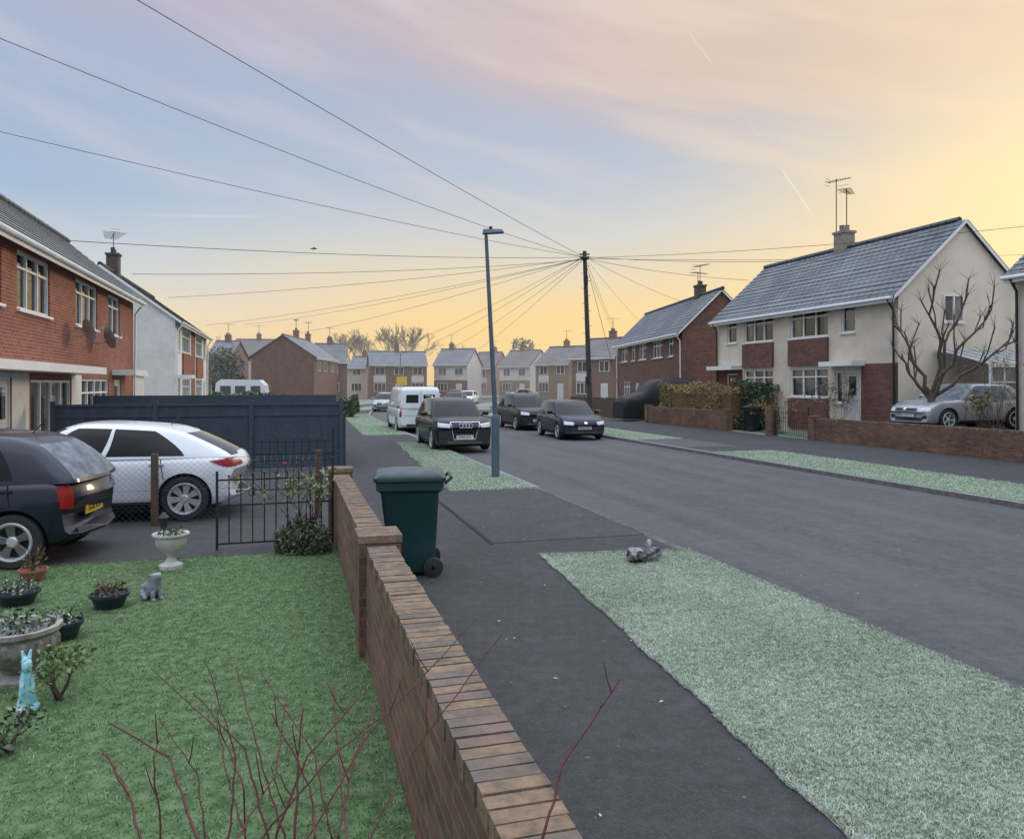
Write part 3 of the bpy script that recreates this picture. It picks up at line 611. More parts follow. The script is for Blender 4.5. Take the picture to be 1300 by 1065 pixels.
def wheelmesh(r,wd,rimm,sp=5):
    key=(r,wd,rimm.name,sp)
    if key in _wh: return _wh[key]
    ty=MB(); ri=r*.68
    ty.lathe([(ri,-wd/2+.02),(ri+.02,-wd/2),(r-.03,-wd/2),(r-.005,-wd/2+.03),(r,0),(r-.005,wd/2-.03),(r-.03,wd/2),(ri+.02,wd/2),(ri,wd/2-.02)],36,axis='Y')
    o1=ty.build('wheel',m_tyre,smooth=40)
    rm=MB(); yo=wd/2
    rm.lathe([(ri+.012,yo-.01),(ri,yo+.004),(ri-.022,yo-.004),(ri-.03,yo-.05),(ri-.03,-yo)],32,axis='Y',mi=0)
    rm.lathe([(ri-.03,yo-.09),(0.001,yo-.09)],24,axis='Y',mi=1)
    rm.lathe([(.001,yo-.012),(.045,yo-.014),(.062,yo-.03),(.062,yo-.09)],16,axis='Y',mi=0)
    for k in range(sp):
        a=2*math.pi*k/sp+.3
        for da in (-.13,.13):
            c,s=math.cos(a+da),math.sin(a+da); c0,s0=math.cos(a),math.sin(a); T=Vector((-s0,0,c0))
            p=Vector((c0*.04,yo-.03,s0*.04));q=Vector((c*(ri-.015),yo-.018,s*(ri-.015))); w1=T*.026;dy=Vector((0,.025,0))
            rm.add([p-w1,p+w1,q+w1,q-w1,p-w1-dy,p+w1-dy,q+w1-dy,q-w1-dy],[(0,1,2,3),(3,2,1,0),(0,4,5,1),(1,5,6,2),(2,6,7,3),(3,7,4,0)])
    o2=rm.build('rim',[rimm,m_rimD],smooth=35)
    _wh[key]=(o1.data,o2.data); bpy.data.objects.remove(o1); bpy.data.objects.remove(o2); return _wh[key]
def plate_text(par,txt,loc,sg,h):
    cu=bpy.data.curves.new('t','FONT'); cu.body=txt; cu.size=h; cu.align_x='CENTER'; cu.align_y='CENTER'; cu.extrude=.001
    o=bpy.data.objects.new('t',cu); COL.objects.link(o); dg=bpy.context.evaluated_depsgraph_get(); me=bpy.data.meshes.new_from_object(o.evaluated_get(dg)); bpy.data.objects.remove(o)
    me.materials.clear(); me.materials.append(m_black); n=bpy.data.objects.new('number_plate_lettering',me); COL.objects.link(n); n.parent=par
    n.location=loc; n.rotation_euler=(R(90),0,R(90) if sg>0 else R(-90)); n.scale=(.85,1,1); return n
def car(name,label,cat,paint,loc,yaw,L=4.2,Wd=1.76,H=1.46,belt=.93,hood=.80,xws=1.0,xfr=.25,xrr=-1.45,xrb=-1.95,wr=.315,ax=(1.27,-1.30),side=((.13,.22),(.245,.55),(.575,.97)),group=None,glass=m_carglass,screen=None,rearg=None,plate=None,rails=False,kind='hatch',tail='v',rimm=m_rim,spokes=5,roofw=.76,beltr=0,tz=(.34,.06),rc=.17,endc=.22,rise=0.0):
    root=empty(name,loc,yaw); tag(root,label,cat,group); h2=L/2
    wsx=xws
    xs=sorted(set([-h2,-h2+.03,-h2+.08,-h2+.15,-h2+.25,h2,h2-.03,h2-.08,h2-.15,h2-.25,h2-.35]+list(np.linspace(-h2+.35,h2-.45,30))))
    zt_x=[-h2,-h2+.04,-h2+.12,-h2+.22,wsx-.15,wsx+.05,(wsx+h2)/2+.05,h2-.32,h2-.14,h2-.04,h2]
    zt_z=[belt-.22,belt-.08,belt-.02,belt,belt,belt-.012,(belt+hood)/2+.03,hood+.015,hood-.05,hood-.13,hood-.24]
    if kind=='van': zt_z[0:4]=[belt-.05,belt,belt,belt]
    w_x=[-h2,-h2+.05,-h2+.18,-h2+.5,0,h2-.7,h2-.3,h2-.1,h2]; w_f=[.90,.94,.97,.99,1,.99,.96,.92,.87]
    zb_x=[-h2,-h2+.1,-h2+.5,h2-.5,h2-.1,h2]; zb_z=[.34,.27,.2,.2,.2,.25]
    vs=[];nr=2*len(RF)-2
    for x in xs:
        zt=np.interp(x,zt_x,zt_z);wf=np.interp(x,w_x,w_f)*Wd/2;zb=np.interp(x,zb_x,zb_z)
        ring=[(fy*wf,zb+(zt-zb)*fz) for fy,fz in RF]; ring+=[(-y,z) for y,z in ring[-2:0:-1]]
        for y,z in ring:
            k=max(0,(abs(x)-h2+.9)/.9); xx=x-math.copysign(endc*k*k*(abs(y)/(Wd/2))**2.5,x)
            vs.append((xx,y,z))
    fs=[]
    for i in range(len(xs)-1):
        for j in range(nr):
            a=i*nr+j;b=i*nr+(j+1)%nr; fs.append((a,a+nr,b+nr,b))
    fs.append(tuple(range(nr)));fs.append(tuple((len(xs)-1)*nr+j for j in range(nr-1,-1,-1)))
    me=bpy.data.meshes.new('b'); me.from_pydata(vs,[],fs); bm=bmesh.new(); bm.from_mesh(me); bmesh.ops.recalc_face_normals(bm,faces=bm.faces[:]); bm.to_mesh(me); bm.free()
    me.materials.append(paint);me.materials.append(m_plastic); ob=bpy.data.objects.new('b',me);COL.objects.link(ob)
    bm=bmesh.new()
    for axx in ax:
        for sy in (-1,1):
            bmesh.ops.create_cone(bm,cap_ends=True,segments=40,radius1=wr+.045,radius2=wr+.045,depth=.5,matrix=Matrix.Translation((axx,sy*(Wd/2),wr))@Matrix.Rotation(R(90),4,'X'))
    bmesh.ops.recalc_face_normals(bm,faces=bm.faces[:])
    for f in bm.faces:f.material_index=1
    cm_=bpy.data.meshes.new('c');bm.to_mesh(cm_);bm.free();cm_.materials.append(paint);cm_.materials.append(m_plastic);co=bpy.data.objects.new('c',cm_);COL.objects.link(co)
    md=ob.modifiers.new('x','BOOLEAN');md.operation='DIFFERENCE';md.object=co;md.solver='EXACT'
    dg=bpy.context.evaluated_depsgraph_get(); r=bpy.data.meshes.new_from_object(ob.evaluated_get(dg))
    body=MB(); body.v=[tuple(v.co) for v in r.vertices]; body.f=[list(p.vertices) for p in r.polygons]; body.m=[p.material_index for p in r.polygons]
    bpy.data.objects.remove(ob);bpy.data.objects.remove(co)
    ns,nc,nf=34,6,14; ts=[0,.09,.25,.45,.65,.82,.9,.955,.985,1.0]
    wb=Wd/2*.955; wt=Wd/2*roofw; rings=[];bz=belt-.05
    def ringpts(xr,xf,w,z,bulf,bulr,rc):
        pts=[]
        for i in range(ns+1):
            f=i/ns; pts.append((xr+rc+(xf-xr-2*rc)*f,-w*(1-.05*(2*f-1)**2),z))
        for k in range(1,nc):
            a=math.pi/2*k/nc; pts.append((xf-rc+rc*math.sin(a),-w*.95+rc*(1-math.cos(a)),z))
        yy=w*.95-rc
        for i in range(nf+1):
            f=i/nf*2-1; pts.append((xf+bulf*(1-f*f),yy*f,z))
        for k in range(1,nc):
            a=math.pi/2*k/nc; pts.append((xf-rc+rc*math.cos(a),w*.95-rc+rc*math.sin(a),z))
        for i in range(ns+1):
            f=1-i/ns; pts.append((xr+rc+(xf-xr-2*rc)*f,w*(1-.05*(2*f-1)**2),z))
        for k in range(1,nc):
            a=math.pi/2*k/nc; pts.append((xr+rc-rc*math.sin(a),w*.95-rc+rc*math.cos(a),z))
        for i in range(nf+1):
            f=1-i/nf*2; pts.append((xr-bulr*(1-f*f),yy*f,z))
        for k in range(1,nc):
            a=math.pi/2*k/nc; pts.append((xr+rc-rc*math.cos(a),-w*.95+rc-rc*math.sin(a),z))
        return pts
    slope=beltr
    for tt in ts:
        e=tt**1.15; z=bz+(H-bz-.03)*tt; rd=max(0,(tt-.82)/.18)
        xf=wsx+(xfr-wsx)*tt**1.08-.10*rd*rd; xr=xrb+(xrr-xrb)*tt**1.5+.09*rd*rd; w_=wb+(wt-wb)*e-.055*rd*rd
        rp=ringpts(xr,xf,w_,z,.10*(1-.4*tt),.06,rc)
        rings.append([(p[0],p[1],p[2]-slope*tt*max(0,(xfr-.2-p[0])/(xfr-.2-xrr))**1.6+rise*(1-tt)**2*max(0,(wsx-p[0])/(wsx-xrb))) for p in rp])
    cxm=(xfr+xrr)/2; top=rings[-1]
    for k,dz in ((.9,.012),(.7,.022),(.4,.03),(.05,.032)):
        rr_=[]
        for p in top:
            xx=cxm+(p[0]-cxm)*k; rr_.append((xx,p[1]*k,H-.03+dz-slope*max(0,(xfr-.2-xx)/(xfr-.2-xrr))**1.6))
        rings.append(rr_)
    n=len(rings[0]); idxR0=2*(ns+1)+nf+1+3*(nc-1)
    body_f=[];glass_f={}
    for i in range(len(rings)-1):
        for j in range(n):
            b=(j+1)%n; q=(i*n+j,i*n+b,(i+1)*n+b,(i+1)*n+j); kk=None
            if 1<=i<6:
                if j<ns:
                    f=(j+.5)/ns
                    for w_i,(a,c) in enumerate(side):
                        if a<f<c: kk=('side',0,w_i)
                elif ns+2<=j<ns+nc+nf+nc-2: kk=('screen',0,0)
                elif ns+nc+nf+nc-1<j<ns+nc+nf+nc+ns:
                    f=1-(j-(ns+nc+nf+nc)+.5)/ns
                    for w_i,(a,c) in enumerate(side):
                        if a<f<c: kk=('side',1,w_i)
                elif idxR0-2<=j<idxR0+nf+2:
                    if kind=='van':
                        if 1.2<abs(j-idxR0-nf/2+.5)<5.6 and 2<=i<=3: kk=('rear',0,int(j-idxR0>nf/2))
                    else: kk=('rear',0,0)
            if kk: glass_f.setdefault(kk,[]).append(q)
            else: body_f.append(q)
    allv=[p for r_ in rings for p in r_]
    def sub(fl):
        used=sorted(set(i for f in fl for i in f)); mp={a:i for i,a in enumerate(used)}
        return [allv[i] for i in used],[[mp[i] for i in f] for f in fl]
    v_,f_=sub(body_f); body.add(v_,f_,0)
    bvh=BVHTree.FromPolygons(body.v+allv,body.f+[[i+len(body.v) for i in f] for fl in glass_f.values() for f in fl])
    bo=body.build('body',[paint,m_plastic],root,smooth=38)
    gm={'side':glass,'screen':screen or glass,'rear':rearg or glass}; nm={'side':'side_window','screen':'windscreen','rear':'rear_window'}
    for k,fl in glass_f.items():
        v_,f_=sub(fl); MB().add(v_,f_).build(nm[k[0]],gm[k[0]],root,smooth=60)
    def pt(nm_,c4,axis,sg,mat,off=.006,nx=6,ny=4,par=None,smooth=60):
        v_,f_=patch(bvh,c4,axis,sg,off,nx,ny,h2); o=MB(); o.add(v_,f_); return o.build(nm_,mat,par or bo,smooth=smooth)
    hw=Wd/2; hz=hood-.07
    for sy in (-1,1):
        if kind=='van': pt('headlight',[(sy*.55,.72),(sy*.90*hw,.74),(sy*.90*hw,.98),(sy*.6,.9)],'x',1,m_head)
        else: pt('headlight',[(sy*.52*hw,hz-.17),(sy*.90*hw,hz-.14),(sy*.88*hw,hz-.01),(sy*.50*hw,hz-.05)],'x',1,m_head,off=.012)
        pt('fog_light',[(sy*.62*hw,.36),(sy*.82*hw,.36),(sy*.82*hw,.47),(sy*.62*hw,.45)],'x',1,m_plastic)
        if tail=='v':
            pt('tail_light',[(sy*.76*hw,belt-tz[0]),(sy*.92*hw,belt-tz[0]+.02),(sy*.92*hw,belt-tz[1]-.02),(sy*.76*hw,belt-tz[1])],'x',-1,m_red,off=.012,nx=3)
        elif tail=='van': pt('tail_light',[(sy*.86*hw,.7),(sy*.95*hw,.7),(sy*.94*hw,1.15),(sy*.86*hw,1.15)],'x',-1,m_red,off=.01)
        else:
            pt('tail_light',[(sy*.52*hw,belt-.17),(sy*.92*hw,belt-.19),(sy*.92*hw,belt-.07),(sy*.56*hw,belt-.10)],'x',-1,m_red,off=.012)
            pt('tail_light',[(-h2+.20,belt-.18),(-h2+.29,belt-.17),(-h2+.48,belt-.09),(-h2+.22,belt-.06)],'y',sy,m_red,off=.01)
        for xa in ((wsx-.28,wsx-.30),(wsx-1.25,wsx-1.25),(wsx-2.15,wsx-2.05)) if kind!='van' else ((wsx-.2,wsx-.2),(wsx-1.3,wsx-1.3)):
            pt('door_seam',[(xa[0]-.006,.32),(xa[0]+.006,.32),(xa[1]+.006,belt-.05),(xa[1]-.006,belt-.05)],'y',sy,m_seam,off=.003,nx=1,ny=10)
        pt('sill_trim',[(ax[1]+wr+.08,.215),(ax[0]-wr-.08,.215),(ax[0]-wr-.08,.30),(ax[1]+wr+.08,.30)],'y',sy,m_plastic,off=.005,nx=8,ny=2)
        for xh in ((wsx-1.05),(wsx-2.0)) if kind!='van' else (wsx-1.1,):
            h=bvh.ray_cast(Vector((xh,sy*4,belt-.12)),Vector((0,-sy,0)))
            if h[0]: MB().cbox((xh,h[0].y+sy*.012,belt-.12),(.2,.03,.025)).build('door_handle',paint,bo)
        mm=MB(); mm.sph((wsx-.42,sy*(hw+.09),belt+.09),(.09,.12,.075),12,8); mm.tube([(wsx-.42,sy*(hw-.1),belt+.02),(wsx-.42,sy*(hw+.04),belt+.06)],.025)
        mm.build('wing_mirror',paint,bo,smooth=60)
    if kind=='audi':
        pt('grille',[(-.32,.40),(.32,.40),(.44,hz-.01),(-.44,hz-.01)],'x',1,m_black,off=.012)
        gb=MB()
        for z in np.linspace(.45,hz-.05,5):
            v_,f_=patch(bvh,[(-.33,z-.005),(.33,z-.005),(.33,z+.005),(-.33,z+.005)],'x',1,.022,6,1,h2); gb.add(v_,f_)
        gb.build('grille_bars',m_galv,bo)
        gr=MB()
        for (a0,b0),(a1,b1) in (((-.33,.39),(.33,.39)),((.33,.39),(.45,hz)),((.45,hz),(-.45,hz)),((-.45,hz),(-.33,.39))):
            pts=[]
            for k in range(8):
                y_=a0+(a1-a0)*k/7;z_=b0+(b1-b0)*k/7; hh=bvh.ray_cast(Vector((6,y_,z_)),Vector((-1,0,0)))[0]
                if hh: pts.append((hh.x+.012,y_,z_))
            if len(pts)>1: gr.tube(pts,.018,5)
        gr.build('grille_surround',m_chrome,bo)
        gb=MB(); hh=bvh.ray_cast(Vector((6,0,hz-.10)),Vector((-1,0,0)))[0]
        for k in range(4): gb.tube([(hh.x+.05,-.15+k*.10+.066*math.cos(q),hz-.10+.066*math.sin(q)) for q in np.linspace(0,6.283,17)],.013,5)
        gb.build('grille_badge',m_chrome,bo)
    elif kind!='van':
        pt('grille',[(-.40,hz-.13),(.40,hz-.13),(.42,hz-.05),(-.42,hz-.05)],'x',1,m_black,off=.012)
        pt('bonnet_badge',[(-.06,hz-.12),(.06,hz-.12),(.06,hz-.04),(-.06,hz-.04)],'x',1,m_chrome,off=.03,nx=2,ny=2)
    pt('lower_grille',[(-.5,.27),(.5,.27),(.58,.39),(-.58,.39)],'x',1,m_black,off=.008)
    pt('rear_bumper_trim',[(-.62*hw,.30),(.62*hw,.30),(.66*hw,.40),(-.66*hw,.40)],'x',-1,m_plastic,off=.008)
    pt('tailgate_seam',[(-.76*hw,belt-.38),(.76*hw,belt-.38),(.76*hw,belt-.37),(-.76*hw,belt-.37)],'x',-1,m_seam,off=.005,ny=1)
    if kind=='van': pt('door_seam',[(-.008,.45),(.008,.45),(.008,H-.2),(-.008,H-.2)],'x',-1,m_seam,off=.004,nx=1,ny=14)
    hf=bvh.ray_cast(Vector((6,0,.47)),Vector((-1,0,0)))[0]; hr=bvh.ray_cast(Vector((-6,0,.55)),Vector((1,0,0)))[0]
    pf=MB().cbox((hf.x+.03,0,.46),(.015,.52,.115)).build('number_plate',m_wplate,root)
    pr=MB().cbox((hr.x-.015,0,.56),(.015,.52,.115)).build('number_plate',m_yplate,root)
    if plate: plate_text(pf,plate,(hf.x+.0385,0,.46),1,.105); plate_text(pr,plate,(hr.x-.0235,0,.56),-1,.105)
    if rails:
        for sy in (-1,1): MB().tube([(xfr-.3,sy*(wt-.08),H-.03),(xfr-.38,sy*(wt-.08),H+.04),(xrr+.3,sy*(wt-.08),H+.04),(xrr+.2,sy*(wt-.08),H-.03)],.016,6).build('roof_rail',m_chrome,root)
    if kind!='van':
        MB().cyl((xrr+.25,0,H-slope*.8-.01),(xrr+.10,0,H-slope*.8+.16),.006).build('aerial',m_black,root)
    wv,wr_=wheelmesh(wr,.2,rimm,spokes)
    for axx in ax:
        for sy in (-1,1):
            o=bpy.data.objects.new('wheel',wv);COL.objects.link(o);o.parent=root;o.location=(axx,sy*(hw-.11),wr);o.rotation_euler=(0,U(0,1),0 if sy>0 else R(180))
            q=bpy.data.objects.new('rim',wr_);COL.objects.link(q);q.parent=o
    MB().box(-h2+.4,-hw+.22,.16,h2-.4,hw-.22,.3).build('underbody',m_dark,root)
    return root
GR='cars parked along the kerb'
yawN=TH+R(180)
def cw(lat,s,z=0): return W(lat,s,z)
car('parked_car','dark navy hatchback on the near driveway, seen from behind','car',m_navy,cw(-3.95,10.34,.008),yawN-R(7),L=3.75,Wd=1.66,H=1.49,belt=.96,hood=.82,xws=.92,xfr=.25,xrr=-1.30,xrb=-1.78,wr=.30,ax=(1.18,-1.18),side=((.19,.50),(.54,.97)),rearg=m_frostglass,plate='SG08 RKA',roofw=.76,tz=(.34,.06),beltr=.08,rc=.20,endc=.28)
car('parked_car','white hatchback behind the chain-link fence','car',m_wpaint,cw(-2.72,13.0,.008),yawN-R(3),L=4.2,Wd=1.8,H=1.44,belt=.96,hood=.80,xws=1.1,xfr=.35,xrr=-1.18,xrb=-1.95,wr=.33,ax=(1.28,-1.28),tail='h',plate='LX18 VKJ',spokes=7,side=((.19,.28),(.30,.60),(.62,.97)),beltr=.09,rc=.20,endc=.28)
car('parked_car','dark grey compact SUV parked facing forward half on the kerb','car',m_grey,cw(5.05,24.8,-.05),TH-R(90),L=4.4,Wd=1.83,H=1.62,belt=1.04,hood=.98,xws=1.05,xfr=.3,xrr=-1.5,xrb=-2.0,wr=.355,ax=(1.3,-1.3),kind='audi',rails=True,plate='PA66 UXR',group=GR)
car('parked_car','dark blue hatchback parked at the far kerb','car',m_dblue,cw(10.6,28.7,-.08),TH-R(93),L=4.2,Wd=1.77,H=1.46,plate='NV57 WJM',group=GR)
car('parked_car','dark grey people carrier parked behind the blue hatchback','car',m_grey,cw(10.7,35.0,-.08),TH-R(90),L=4.45,Wd=1.8,H=1.66,belt=1.03,hood=.93,xws=1.2,xfr=.35,xrr=-1.75,xrb=-2.05,wr=.33,ax=(1.35,-1.33),rails=True,plate='KD12 FHT',group=GR)
car('parked_van','white panel van parked with rear doors towards us','van',m_wpaint,cw(5.3,34.8,-.08),TH+R(90),L=4.8,Wd=1.9,H=1.98,belt=1.12,hood=1.02,xws=1.85,xfr=1.1,xrr=-2.3,xrb=-2.36,wr=.33,ax=(1.5,-1.45),side=((.90,.98),),kind='van',tail='van',roofw=.88,plate='EO61 GVN',group=GR,rc=.1,endc=.1)
car('parked_car','silver hatchback with frosted windows on a raised drive','car',m_silver,cw(20.75,19.9,.58),yawN,L=4.3,Wd=1.78,H=1.46,belt=.94,hood=.80,xws=.95,xfr=.2,xrr=-1.35,xrb=-1.9,wr=.33,ax=(1.3,-1.3),glass=m_frostglass,tail='h')
ribbon('driveway',18.3,27.5,8,23.6,.57,m_drive,thick=.65)
m_maroon=M('maroon_paint',(.12,.02,.02),rough=.3)
car('parked_car','white car at the far bend of the road','car',m_wpaint,W(5.6,84,-.08),R(-85),L=4.2,group=GR)
car('parked_car','small dark car in the distance','car',m_grey,W(10.8,64,-.08),R(-95),L=4.1,group=GR)
car('parked_car','pale silver car parked beyond the white van','car',m_silver,W(5.5,60,-.08),R(-88),L=4.1,group=GR)
car('parked_car','maroon car parked far down the road','car',m_maroon,W(5.5,94,-.08),R(90),L=4.1,group=GR)
car('parked_car','white hatchback on the far side of the bend','car',m_wpaint,W(10.8,78,-.08),R(-100),L=4.1,group=GR)
car('parked_car','silver car crossing the far end of the road','car',m_silver,W(9.5,108,-.08),R(200),L=4.3)
car('parked_car','frosted grey car beyond the dark fence','car',m_silver,(-11.6,36,0),R(200),L=4.2,glass=m_frostglass,H=1.5)
# ---------------- lamp, pole, wires
lp=px(629,606,16.6); lp.z=0
lamp=empty('street_lamp',lp); tag(lamp,'grey steel street lamp column with flat LED head on verge','street lamp')
tx=-.20
MB().lathe([(.085,-.1),(.085,1.25),(.075,1.32),(.055,1.36)],16).build('column_base',m_galv,lamp,smooth=40)
MB().tube([(0,0,1.3),(tx*.5,0,3.2),(tx,0,5.2)],[.055,.048,.04],12).build('column',m_galv,lamp,smooth=40)
MB().box(-.05,-.09,.45,.05,-.083,1.05).build('access_door',m_galv,lamp)
hd=MB(); hd.tube([(tx,0,5.1),(tx,0,5.28),(tx+.1,0,5.3)],.03,8); hd.add([(tx-.08,-.1,5.24),(tx+.38,-.12,5.27),(tx+.38,.12,5.27),(tx-.08,.1,5.24),(tx-.06,-.06,5.34),(tx+.34,-.08,5.33),(tx+.34,.08,5.33),(tx-.06,.06,5.34)],[(0,3,2,1),(4,5,6,7),(0,1,5,4),(1,2,6,5),(2,3,7,6),(3,0,4,7)])
lh=hd.build('lamp_head',m_galv,lamp); MB().cyl((tx+.1,0,5.33),(tx+.1,0,5.4),.04).build('photocell',m_black,lh)
pp=px(750,540,37); pp.z=0
pole=empty('telegraph_pole',pp); tag(pole,'dark wooden telegraph pole carrying many wires','telegraph pole')
PT=Vector((-.3,0,8.4))
MB().tube([(0,0,-.2),PT*.5,PT],[.13,.115,.095],12).build('pole',m_pole,pole,smooth=50)
sp_=MB()
for i in range(14):
    z=3+i*.36; q=PT*(z/8.4); sg=1 if i%2 else -1; sp_.cyl(q,q+Vector((sg*.22,0,.02)),.010,n=5)
sp_.build('step_irons',m_black,pole)
rg=MB(); rg.lathe([(.14,8.0),(.18,8.02),(.18,8.06),(.14,8.08)],16,Matrix.Translation((-.29,0,0))); rg.cbox((-.3,0,8.25),(.5,.06,.06)); rg.cbox((-.22,-.16,7.0),(.14,.12,.40)); rg.cbox((-.2,-.15,2.2),(.14,.1,.35))
for k in range(8):
    a=k*math.pi/4; rg.lathe([(.02,0),(.035,.03),(.025,.06),(.035,.09),(.01,.1)],8,Matrix.Translation((-.3+.2*math.cos(a),.2*math.sin(a),8.04)))
rg.build('insulator_ring',m_black,pole)
PW=pp+PT+Vector((0,0,-.3))
wires=[(195,0,9,1.35,.25),(0,32,9.5,1.2,.5),(0,158,12,1.2,.35),(75,305,19.3,1,.3),(168,348,27,1,.35),(213,378,38,1,.35),(262,413,54,1,.5),(310,412,85,1,.7),(365,425,84,1,.7),(480,448,108,1,.9),(520,446,108,1,.9),(560,447,118,1,.9),(600,448,126,1,.6),(1300,285,26,1.1,.35),(1300,322,40,1.1,.3),(950,356,36,1,.25),(1072,330,28.5,1,.25),(868,384,47,1,.2),(812,407,57,1,.2),(783,430,61,1,.2),(790,438,82,1,.3)]
for i,(u,v,y,k,sag) in enumerate(wires):
    e=px(u,v,y); st_=PW+Vector((U(-.15,.15),0,U(-.12,.05))); e=st_+(e-st_)*k; pts=[]; rr=.0045 if y<15 else (.009 if y<70 else .014)
    for j in range(25):
        f=j/24; p=st_.lerp(e,f); p.z-=sag*4*f*(1-f)*.6; pts.append(p)
    o=MB().tube([p-pts[0] for p in pts],[.010*(1-j/24)+rr*j/24 for j in range(25)],5).build('overhead_wire',m_black,None,loc=pts[0]); tag(o,'thin black telephone wire running from the pole to a house','wire','overhead telephone wires')
o=MB().tube([(0,0,0),Vector((.9+1.5,3,-7.6))],.012,5).build('stay_wire',m_black,None,loc=PW); tag(o,'steel stay wire bracing the telegraph pole','wire')
# ---------------- fences
fc=empty('timber_fence',W(1.15,19.2),TH); tag(fc,'blue-grey painted close-board fence across the driveway end','fence')
for k in range(3):
    x1=-k*2.08; pm=MB()
    for b in range(14):
        xa=x1-b*.1464; pm.box(xa-.140,-.012+.008*(b%2),.12,xa,.012+.008*(b%2),1.5)
    pm.box(x1-2.05,-.035,1.5,x1,.035,1.55).box(x1-2.05,-.03,0,x1,.03,.12)
    for z in (.35,1.25): pm.box(x1-2.05,-.03,z,x1,-.013,z+.07)
    pm.build('fence_panel',m_fenceB,fc)
for k in range(4): MB().box(-k*2.08-.02,-.05,0,-k*2.08+.08,.05,1.62).build('fence_post',m_fenceB,fc)
MB().box(-6.2,3.5,0,0.1,3.54,1.7).build('fence_panel',m_fenceB,fc); MB().box(.1,.06,0,.14,3.49,1.3).build('fence_panel',m_fenceB,fc)
cl=empty('chain_link_fence',W(.45,11.85),TH); tag(cl,'low wire chain-link fence with concrete posts between driveways','fence')
cm2=MB(); Lf=6.4;Hf=.95
def clip(p0,p1):
    d=p1-p0; t0,t1=0,1
    if abs(d.x)>1e-6:
        ta=(-Lf-p0.x)/d.x; tb=(0-p0.x)/d.x; t0=max(0,min(ta,tb)); t1=min(1,max(ta,tb))
    return (p0+d*t0,p0+d*t1) if t1>t0 else None
n=int((Lf+Hf)/.085)
for i in range(n+1):
    for sg in (1,-1):
        a=-i*.085 if sg==1 else -i*.085+Hf
        c=clip(Vector((a,0,.04)),Vector((a+sg*Hf,0,.04+Hf-.05)))
        if c: cm2.tube([c[0]+Vector((0,.003*sg,0)),c[1]+Vector((0,.003*sg,0))],.0014,3,cap=False)
for z in (.06,.5,.95): cm2.cyl((0,0,z),(-Lf,0,z),.003,n=4)
cm2.build('wire_mesh',m_galv,cl)
for x in (-.05,-2.3,-4.45,-6.35): MB().box(x-.045,-.045,0,x+.045,.045,1.02).build('fence_post',m_fenceW,cl)
def iron_gate(label,p,yaw,wd,h,group=None):
    g=empty('iron_gate',p,yaw); tag(g,label,'gate',group); m=MB()
    m.box(-.015,-.015,.02,.015,.015,h+.12).box(wd-.015,-.015,.02,wd+.015,.015,h-.02)
    for z in (.08,.55*h,h*.86): m.box(.016,-.008,z,wd-.016,.008,z+.02)
    k=int(wd/.13)
    for i in range(1,k):
        x=wd*i/k; zt=h*.90+.05*h*math.sin(math.pi*i/k); m.cyl((x,0,.1),(x,0,zt),.0075,n=6); m.sph((x,0,zt),.016,6,4)
    m.build('gate_frame',m_black,g)
    for cx,sg in ((wd*.3,1),(wd*.7,-1)):
        for cz,rr in ((h*.70,.07),(h*1.03,.09)):
            s=MB(); s.tube([(cx+sg*rr*(1-q/9)*math.cos(q),.0,cz+rr*(1-q/9)*math.sin(q)) for q in np.linspace(0,7.2,22)],.006,5); s.build('scrollwork',m_black,g)
    return g
iron_gate('ornate black wrought-iron gate standing open beside the wall pier',W(.50,9.85),TH+R(181),1.35,.98,group='driveway gates')
iron_gate('ornate black wrought-iron gate standing open by the fence',W(.75,14.6),TH+R(178),1.4,1.1,group='driveway gates')
iron_gate('black iron driveway gate between brick piers',W(18.1,23.95),TH+R(90),2.0,1.05)
brick_wall('gate_pier','brick gate pier beside iron driveway gate',18.12,26.0,26.4,1.05,.3,())
tf=empty('timber_fence',W(18.2,41.5),TH); tag(tf,'brown timber fence along the pavement beyond the hedge','fence')
m=MB()
for i in range(50): m.box(-.012,i*.15,0,.012+.006*(i%2),i*.15+.146,1.2+.02*math.sin(i))
m.build('fence_panel',m_fenceW,tf)
